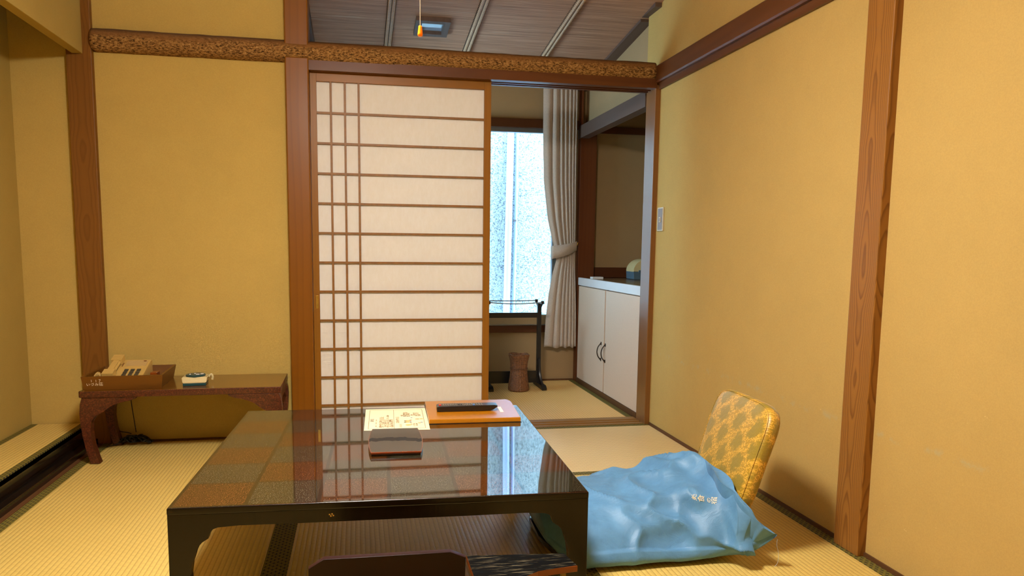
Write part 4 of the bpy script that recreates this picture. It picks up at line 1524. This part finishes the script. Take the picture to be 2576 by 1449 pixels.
# lettering on the sloping front wall
P0, P1 = Vector((-2.698, -0.350, TZ)), Vector((-2.392, -0.337, TZ))
Q0 = Vector((-2.706, -0.362, TZ + 0.060))
ex = (P1 - P0).normalized()
ez = (Q0 - P0); ez = (ez - ex * ez.dot(ex)).normalized()
ey = ez.cross(ex) * -1
nrm = ex.cross(ez)
FM = Matrix(((ex.x, ez.x, nrm.x, 0), (ex.y, ez.y, nrm.y, 0), (ex.z, ez.z, nrm.z, 0), (0, 0, 0, 1)))
M['chalk'] = m_plain('chalk_white', lin(236, 214, 176), 0.8, 0.05, 90)
bm = bm_new()
o0 = P0 + nrm * 0.0008
for s, u, v, z in (('1', 0.028, 0.038, 0.0155), ('1', 0.046, 0.038, 0.0145), ('7', 0.060, 0.038, 0.0165), ('い', 0.010, 0.0215, 0.0150), ('づ', 0.026, 0.0215, 0.0155), ('み', 0.043, 0.0215, 0.0155), ('荘', 0.059, 0.0215, 0.0175)):
    add_text(bm, s, z, Matrix.Translation(o0 + ex * u + ez * (v - 0.001)) @ FM, 0.0006)
obj('lettering', bm, 'chalk', tb_)

# telephone inside the tray
ph = thing('telephone', 'cream push-button telephone standing in the wooden tray', 'telephone', (-2.565, -0.215, TZ + 0.011), math.radians(2))
b0 = TZ + 0.0112
bm = bm_new()
prof = [(-0.300, b0), (-0.300, b0 + 0.022), (-0.115, b0 + 0.082), (-0.100, b0 + 0.078), (-0.095, b0)]
add_prism(bm, prof, 'X', -2.650, -2.487, 0.004)
obj('body', bm, 'phone', ph, smooth=True)


def ph_top(x, s, lift=0.0):
    """point on the sloping top: s 0 at the front edge, 1 at the back"""
    a, b = Vector((x, -0.300, b0 + 0.022)), Vector((x, -0.115, b0 + 0.082))
    n_ = Vector((0, -0.060, 0.185)).normalized()
    return a.lerp(b, s) + n_ * lift


def ph_box(bm, x0, x1, s0, s1, l0, l1):
    vs = [bm.verts.new(ph_top(x, s, l)) for l in (l0, l1) for x, s in ((x0, s0), (x1, s0), (x1, s1), (x0, s1))]
    for q in ((0, 3, 2, 1), (4, 5, 6, 7), (0, 1, 5, 4), (1, 2, 6, 5), (2, 3, 7, 6), (3, 0, 4, 7)):
        bm.faces.new([vs[i] for i in q])


bm = bm_new(); ph_box(bm, -2.640, -2.602, 0.02, 0.98, 0.004, 0.024)
bmesh.ops.bevel(bm, geom=list(bm.edges), offset=0.008, segments=3, affect='EDGES')
ph_box(bm, -2.643, -2.598, 0.74, 1.0, 0.002, 0.028)
ph_box(bm, -2.643, -2.598, 0.02, 0.26, 0.002, 0.030)
obj('handset', bm, 'phone', ph, smooth=True)
bm = bm_new(); ph_box(bm, -2.585, -2.497, 0.68, 0.95, 0.0, 0.0015); obj('number_card', bm, 'phone_card', ph)
bm = bm_new(); ph_box(bm, -2.597, -2.594, 0.66, 0.84, 0.0, 0.0012); obj('slot', bm, 'redpost', ph)
bm = bm_new(); ph_box(bm, -2.515, -2.503, 0.90, 0.93, 0.0012, 0.003); obj('indicator', bm, 'redpost', ph)
for i in range(3):
    for j in range(4):
        bm = bm_new(); x = -2.575 + i * 0.026; s = 0.08 + j * 0.115
        ph_box(bm, x, x + 0.016, s, s + 0.075, 0.0, 0.004)
        obj('key', bm, 'phone_key', ph)
bm = bm_new()
pts = []
for k in range(150):
    q = k / 149
    a = q * 2 * PI * 9
    pts.append((-2.672 + 0.030 * q + 0.000 * math.cos(a), -0.31 + 0.02 * q + 0.0085 * math.cos(a), b0 + 0.032 + 0.010 * math.sin(PI * q) + 0.0085 * math.sin(a) + 0.008 * math.sin(PI * q)))
pts = pts + [(-2.638, -0.285, b0 + 0.045)]
add_tube(bm, pts, 0.0017, 6)
obj('coiled_cord', bm, 'phone', ph, smooth=True)
bm = bm_new(); add_box(bm, -2.476, -2.446, -0.19, -0.14, TZ + 0.0112, TZ + 0.045, 0.002)
tag(obj('pocket_box', bm, 'arm_orange', loc=(-2.46, -0.165, TZ + 0.0112)), 'small orange-brown box in the tray, right of the telephone', 'box')

# small clock / ornament
ck = thing('massage_brush', 'small cream and teal plastic gadget on the side table', 'gadget', (-2.275, -0.245, TZ))
bm = bm_new()
add_prism(bm, [(-2.312, -0.305), (-2.216, -0.299), (-2.222, -0.21), (-2.318, -0.216)], 'Z', TZ, TZ + 0.012, 0.002); obj('base', bm, 'teal', ck, smooth=True)
bm = bm_new()
lo_ = [(-2.313, -0.306), (-2.215, -0.300), (-2.221, -0.209), (-2.319, -0.215)]
hi_ = [(-2.320, -0.290), (-2.212, -0.286), (-2.218, -0.200), (-2.322, -0.206)]
r0 = [bm.verts.new((x, y, TZ + 0.012)) for x, y in lo_]
r1 = [bm.verts.new((x, y, TZ + 0.036)) for x, y in hi_]
bm.faces.new(r0[::-1]); bm.faces.new(r1)
for k in range(4):
    bm.faces.new((r0[k], r0[(k + 1) % 4], r1[(k + 1) % 4], r1[k]))
bmesh.ops.bevel(bm, geom=list(bm.edges), offset=0.003, segments=2, affect='EDGES')
obj('case', bm, 'cream', ck, smooth=True)
bm = bm_new()
add_lathe(bm, [(0.038, 0.0), (0.042, 0.004), (0.042, 0.008), (0.039, 0.0105), (0.02, 0.012)], 36, (-2.268, -0.248, TZ + 0.034))
obj('dial', bm, 'teal', ck, smooth=True)
bm = bm_new()
for a, b, c, d_ in ((-2.290, -2.285, -0.27, -0.262), (-2.262, -2.248, -0.272, -0.262), (-2.245, -2.232, -0.262, -0.250), (-2.274, -2.268, -0.25, -0.24)):
    add_box(bm, a, b, c, d_, TZ + 0.0455, TZ + 0.0475)
obj('dial_marks', bm, 'label_white', ck)
bm = bm_new(); add_tube(bm, smooth_path([(-2.214, -0.24, TZ + 0.030), (-2.204, -0.238, TZ + 0.040), (-2.198, -0.238, TZ + 0.030), (-2.200, -0.24, TZ + 0.016)], 5), 0.005, 8); obj('clip', bm, 'cream', ck, smooth=True)

# black cable bundle under the side table
bm = bm_new()
add_tube(bm, smooth_path([(-2.607, -0.05, 0.291), (-2.604, -0.04, 0.20), (-2.597, -0.035, 0.12), (-2.59, -0.035, 0.055)], 6), 0.0022, 6)
add_tube(bm, smooth_path([(-2.69, -0.02, 0.075), (-2.66, -0.03, 0.06), (-2.63, -0.035, 0.055), (-2.61, -0.04, 0.05)], 6), 0.0022, 6)
random.seed(11)
for k in range(7):
    pts = []
    n0 = 8
    for i in range(n0):
        s = i / (n0 - 1)
        pts.append((-2.655 + 0.14 * s + random.uniform(-0.01, 0.01), -0.052 + random.uniform(-0.028, 0.02), 0.010 + random.uniform(0, 0.040) * math.sin(PI * min(1, s * 0.8 + 0.15))))
    add_tube(bm, smooth_path(pts, 6), 0.004, 6)
add_tube(bm, smooth_path([(-2.70, -0.10, 0.006), (-2.68, -0.075, 0.006), (-2.65, -0.06, 0.012), (-2.62, -0.05, 0.02)], 6), 0.0025, 6)
tag(obj('cable_bundle', bm, 'stucco_dark', smooth=True, loc=(-2.59, -0.05, 0)), 'tangled bundle of black cable on the mat under the side table', 'cable')

# ------------------------------------------------------------------ legless chair with yellow brocade back
zc = thing('floor_chair', 'legless floor chair with a padded yellow brocade back by the right wall', 'floor chair', (-0.62, -1.50, 0.0))
# seat board
bm = bm_new()
out = [(-0.985, -1.50), (-0.978, -1.34), (-0.955, -1.26), (-0.90, -1.245), (-0.40, -1.30), (-0.385, -1.34), (-0.385, -1.66), (-0.40, -1.68), (-0.86, -1.70), (-0.93, -1.68), (-0.965, -1.62)]
add_prism(bm, out, 'Z', 0.012, 0.030, 0.004)
obj('seat_board', bm, 'lacquer', zc, smooth=True)
bm = bm_new()
bm.free()
for yy in (-1.36, -1.60):
    bm = bm_new(); add_box(bm, -0.86, -0.45, yy - 0.012, yy + 0.012, 0.0, 0.012)
    obj('runner', bm, 'lacquer', zc)
# padded back: rounded slab, slightly curved, leaning towards the wall
NU, NV = 28, 36
cushion = bm_new()
LEN = 0.39
WID = 0.372


def back_frame(s):
    """centre line of the back in the xz plane with its normal; s in metres from the floor end"""
    q = s / LEN
    x = -0.392 + 0.112 * q - 0.004 * math.sin(PI * q)
    z = 0.125 + 0.342 * q
    return x, z


bm = cushion


def rr_outline(n=72, hw=WID / 2, hl=LEN / 2, r=0.062):
    pts = []
    for k in range(n):
        a = 2 * PI * k / n
        ca, sa = math.cos(a), math.sin(a)
        ex = 5.5
        q = (abs(ca) ** ex + abs(sa) ** ex) ** (-1 / ex)
        pts.append((q * ca * hw, q * sa * hl))
    return pts


def back_point(a, b, off):
    """a across (y), b along from centre, off: towards the sitter (-x)"""
    s = b + LEN / 2
    x, z = back_frame(s)
    x2, z2 = back_frame(s + 0.01)
    tx, tz = x2 - x, z2 - z
    l = math.hypot(tx, tz); tx, tz = tx / l, tz / l
    nx, nz_ = -tz, tx
    wid = 1.0 + 0.06 * (s / LEN)
    y = -1.535 + a * wid + 0.010 * (s / LEN)
    rot = 0.06
    return (x + nx * off + (a * rot), y, z + nz_ * off)


levels = [(0.55, -0.021), (0.9, -0.021), (0.975, -0.018), (1.0, -0.009), (1.0, 0.009), (0.985, 0.017), (0.95, 0.0225), (0.88, 0.026), (0.75, 0.0285), (0.55, 0.030), (0.3, 0.031)]
out = rr_outline()
rings = []
for k, off in levels:
    rings.append([bm.verts.new(back_point(a * k if k > 0.9 else a * k, b * (1 - (1 - k) * WID / LEN) if k > 0.7 else b * k, off)) for a, b in out])
for i in range(len(rings) - 1):
    for k in range(len(out)):
        bm.faces.new((rings[i][k], rings[i][(k + 1) % len(out)], rings[i + 1][(k + 1) % len(out)], rings[i + 1][k]))
bm.faces.new(rings[0][::-1]); bm.faces.new(rings[-1])
obj('backrest', bm, 'brocade', zc, smooth='all')
bm = bm_new()
pp = [back_point(a * 0.957, b * 0.965, 0.0235) for a, b in out]
add_tube(bm, pp + [pp[0]], 0.0010, 6, cap=False)
obj('piping', bm, 'brocade', zc, smooth=True)

for yy in (-1.44, -1.62):
    bm = bm_new()
    add_tube(bm, smooth_path([(-0.44, yy, 0.033), (-0.415, yy, 0.045), (-0.402, yy, 0.10), (-0.39, yy, 0.15)], 5), 0.007, 8)
    obj('hinge_bar', bm, 'iron', zc, smooth=True)

# ------------------------------------------------------------------ blue cloth bag
bg = thing('cloth_bag', 'stuffed blue satin cloth bag lying on the floor chair', 'bag', (-0.65, -1.5, 0.035))
# stations along the bag: near-bottom, near-side, shoulder, crest, far-side, far-bottom (world points)
ST = [
    [(-0.985, -1.600, 0.050), (-0.990, -1.590, 0.085), (-0.990, -1.520, 0.112), (-0.990, -1.440, 0.120), (-0.985, -1.330, 0.095), (-0.98, -1.300, 0.050)],
    [(-0.930, -1.680, 0.010), (-0.935, -1.695, 0.075), (-0.930, -1.590, 0.145), (-0.925, -1.430, 0.157), (-0.915, -1.290, 0.130), (-0.91, -1.260, 0.050)],
    [(-0.860, -1.690, 0.004), (-0.862, -1.705, 0.085), (-0.860, -1.580, 0.162), (-0.850, -1.400, 0.170), (-0.835, -1.270, 0.140), (-0.83, -1.235, 0.050)],
    [(-0.765, -1.690, 0.004), (-0.765, -1.705, 0.090), (-0.762, -1.570, 0.170), (-0.760, -1.350, 0.175), (-0.740, -1.250, 0.140), (-0.73, -1.225, 0.050)],
    [(-0.670, -1.690, 0.004), (-0.670, -1.705, 0.085), (-0.660, -1.580, 0.178), (-0.650, -1.345, 0.186), (-0.630, -1.260, 0.145), (-0.62, -1.235, 0.050)],
    [(-0.590, -1.690, 0.004), (-0.590, -1.708, 0.080), (-0.575, -1.600, 0.190), (-0.545, -1.360, 0.220), (-0.520, -1.290, 0.175), (-0.52, -1.260, 0.050)],
    [(-0.520, -1.692, 0.006), (-0.525, -1.715, 0.080), (-0.505, -1.630, 0.200), (-0.470, -1.400, 0.252), (-0.445, -1.330, 0.220), (-0.45, -1.310, 0.060)],
    [(-0.462, -1.698, 0.014), (-0.474, -1.738, 0.080), (-0.462, -1.680, 0.200), (-0.432, -1.540, 0.264), (-0.420, -1.450, 0.235), (-0.43, -1.420, 0.080)],
    [(-0.432, -1.712, 0.024), (-0.456, -1.772, 0.080), (-0.454, -1.752, 0.178), (-0.436, -1.690, 0.247), (-0.424, -1.610, 0.238), (-0.43, -1.580, 0.100)],
    [(-0.416, -1.722, 0.030), (-0.434, -1.784, 0.062), (-0.428, -1.795, 0.130), (-0.406, -1.780, 0.194), (-0.402, -1.735, 0.196), (-0.41, -1.715, 0.100)],
    [(-0.410, -1.724, 0.030), (-0.410, -1.772, 0.044), (-0.398, -1.792, 0.080), (-0.366, -1.792, 0.142), (-0.366, -1.772, 0.146), (-0.385, -1.745, 0.080)],
    [(-0.409, -1.722, 0.029), (-0.394, -1.750, 0.040), (-0.374, -1.774, 0.064), (-0.338, -1.795, 0.104), (-0.340, -1.788, 0.108), (-0.370, -1.757, 0.068)],
]


def catmull(P, t, closed=False):
    n = len(P)
    i = int(math.floor(t))
    f = t - i
    if closed:
        p0, p1, p2, p3 = P[(i - 1) % n], P[i % n], P[(i + 1) % n], P[(i + 2) % n]
    else:
        i = min(i, n - 2)
        f = t - i
        p0, p1, p2, p3 = P[max(i - 1, 0)], P[i], P[i + 1], P[min(i + 2, n - 1)]
    return 0.5 * ((2 * p1) + (-p0 + p2) * f + (2 * p0 - 5 * p1 + 4 * p2 - p3) * f * f + (-p0 + 3 * p1 - 3 * p2 + p3) * f ** 3)


STV = [[Vector(p) for p in s] for s in ST]
NS, NR = 150, 120


def bag_point(si, rt):
    cols = [catmull([s[k] for s in STV], si) for k in range(6)]
    return catmull(cols, rt, True)


def bag_fold(p, si, rt):
    """creases of the slack cloth"""
    q = Vector((p.x, p.y, p.z))
    big = noise.noise(q * 6.0 + Vector((3.1, 0, 0)))
    w = Vector((q.x * 6.5 + q.y * 3.0, q.y * 1.6 - q.x * 2, q.z * 3)) + Vector((1, 1, 1)) * big * 0.7
    r1 = 1 - abs(noise.noise(w))
    w2 = Vector((q.x * 3 - q.y * 9, q.x * 8 + q.y * 4, q.z * 6 + 4))
    r2 = 1 - abs(noise.noise(w2))
    amt = 0.35 + 0.65 * min(1, max(0, (si - 2.5) / 3))
    return amt * (0.038 * (r1 ** 5 - 0.72) + 0.010 * (r2 ** 4 - 0.6)) + 0.006 * big


bm = bm_new()
rings = []
for a in range(NS + 1):
    si = (len(ST) - 1) * a / NS
    ring = []
    for b in range(NR):
        rt = 6 * b / NR
        p = bag_point(si, rt)
        p1, p2 = bag_point(min(si + 0.02, len(ST) - 1), rt), bag_point(si, rt + 0.02)
        p0 = bag_point(max(si - 0.02, 0), rt)
        nr = (p1 - p0).cross(p2 - p)
        if nr.length > 1e-9:
            nr.normalize()
        cen = sum((q for q in [catmull([s[k] for s in STV], si) for k in range(6)]), Vector()) / 6
        if nr.dot(p - cen) < 0:
            nr = -nr
        edge = min(1.0, (len(ST) - 1 - si) / 0.8) * min(1.0, si / 0.5 + 0.1)
        bot = 1.0 if 0.7 < rt < 5.0 else 0.25
        p = p + nr * bag_fold(p, si, rt) * edge * bot
        p.z = max(p.z, 0.003 if p.x > -0.4 or p.y < -1.70 else 0.031 if (p.y > -1.69 and p.x < -0.395) else 0.003)
        ring.append(bm.verts.new(p))
    rings.append(ring)
for a in range(NS):
    for b in range(NR):
        bm.faces.new((rings[a][b], rings[a][(b + 1) % NR], rings[a + 1][(b + 1) % NR], rings[a + 1][b]))
bm.faces.new(rings[0][::-1]); bm.faces.new(rings[-1])
obj('sack', bm, 'bag', bg, smooth='all')
M['embroidery'] = m_plain('cream_embroidery', lin(244, 232, 200), 0.6, 0.03, 90)
BAG_TEXT = True
if BAG_TEXT:
    dg = bpy.context.evaluated_depsgraph_get()
    sack = bpy.data.objects['sack']
    me = sack.data
    from mathutils.bvhtree import BVHTree
    mw = parent_world(bg)
    bvh = BVHTree.FromPolygons([mw @ v.co for v in me.vertices], [tuple(p.vertices) for p in me.polygons])

    def ray_px(px, py):
        d = R.T @ np.array([(px - CX) / FPX, (py - CY) / FPX, 1.0])
        return Vector(d).normalized()
    hit0 = bvh.ray_cast(CAM, ray_px(1733, 1254))[0]
    hit1 = bvh.ray_cast(CAM, ray_px(1808, 1262))[0]
    if hit0 is not None and hit1 is not None:
        ctr = (hit0 + hit1) / 2
        nrm_ = bvh.ray_cast(CAM, (ctr - CAM).normalized())[1]
        if nrm_.dot(CAM - ctr) < 0:
            nrm_ = -nrm_
        ex_ = (hit1 - hit0); ex_ = (ex_ - nrm_ * ex_.dot(nrm_)).normalized()
        ey_ = nrm_.cross(ex_)
        L = (hit1 - hit0).length
        bm = bm_new()
        for i, (ch, s) in enumerate((('美', 1.0), ('食', 1.0), ('の', 0.75), ('宿', 1.15))):
            size = L / 4 * 1.0 * s
            base = Matrix.Translation((L * (0.02 + i * 0.252), (-size * 0.35), 0)) @ Matrix.Translation((0, size * 0.0, 0))
            loc2 = Matrix.Translation((0.0, 0.0, 0.0)) @ Matrix.Rotation(PI / 2, 4, 'Z')
            tmp = bm_new()
            add_text(tmp, ch, size, Matrix.Translation((L * (0.23 + i * 0.252), -size * 0.42, 0)) @ loc2, 0.0004)
            for v in tmp.verts:
                g = ctr + ex_ * (v.co.x - L / 2) + ey_ * v.co.y
                hp, hn, _, _ = bvh.find_nearest(g)
                if hn.dot(CAM - hp) < 0:
                    hn = -hn
                v.co = hp + hn * (0.0012 + v.co.z)
            me2 = bpy.data.meshes.new('tmp'); tmp.to_mesh(me2); tmp.free(); bm.from_mesh(me2); bpy.data.meshes.remove(me2)
        obj('embroidered_letters', bm, 'embroidery', bg)
bm = bm_new()
add_tube(bm, smooth_path([(-0.336, -1.800, 0.098), (-0.338, -1.803, 0.080), (-0.333, -1.806, 0.055), (-0.336, -1.808, 0.030), (-0.345, -1.808, 0.018)], 5), 0.0005, 5)
obj('loose_thread', bm, 'thread', bg)

# ------------------------------------------------------------------ chair in the foreground
fc = thing('low_armchair', 'dark brown low chair back with a black board arm, in the foreground', 'chair', (-1.42, -2.45, 0.0))
bm = bm_new()
zt = 0.36
add_prism(bm, [(-1.640, 0.02), (-1.352, 0.02), (-1.346, zt - 0.006), (-1.376, zt + 0.008), (-1.612, zt + 0.008), (-1.640, zt - 0.010)], 'Y', -0.008, 0.008, 0.002)
shear = Matrix.Identity(4)
bm.transform(Matrix.Translation((0, -2.348, 0)) @ Matrix.Rotation(math.radians(-0.0), 4, 'X'))
for v in bm.verts:
    v.co.y += 0.10 * (zt - v.co.z) + 0.015 * (v.co.x + 1.36) * -1
obj('back_panel', bm, 'panel_brown', fc, smooth=True)
bm = bm_new()
out = [(-1.345, -2.352), (-1.156, -2.372), (-1.147, -2.430), (-1.188, -2.434), (-1.225, -2.440), (-1.250, -2.455), (-1.268, -2.48), (-1.285, -2.54), (-1.345, -2.54)]
add_prism(bm, out, 'Z', 0.345, 0.357, 0.001)
for f in bm.faces:
    f.material_index = 0 if abs(f.normal.z) > 0.9 else 1
obj('arm_board', bm, ['black_grain', 'arm_orange'], fc)
bm = bm_new(); add_box(bm, -1.196, -1.178, -2.424, -2.400, 0.028, 0.345, 0.001); obj('arm_post', bm, 'table_side', fc)
bm = bm_new(); add_box(bm, -1.63, -1.17, -2.72, -2.30, 0.012, 0.03, 0.003); obj('seat', bm, 'panel_brown', fc)
for xx in (-1.60, -1.25):
    bm = bm_new(); add_box(bm, xx, xx + 0.02, -2.70, -2.32, 0.0022, 0.013); obj('runner', bm, 'lacquer', fc)
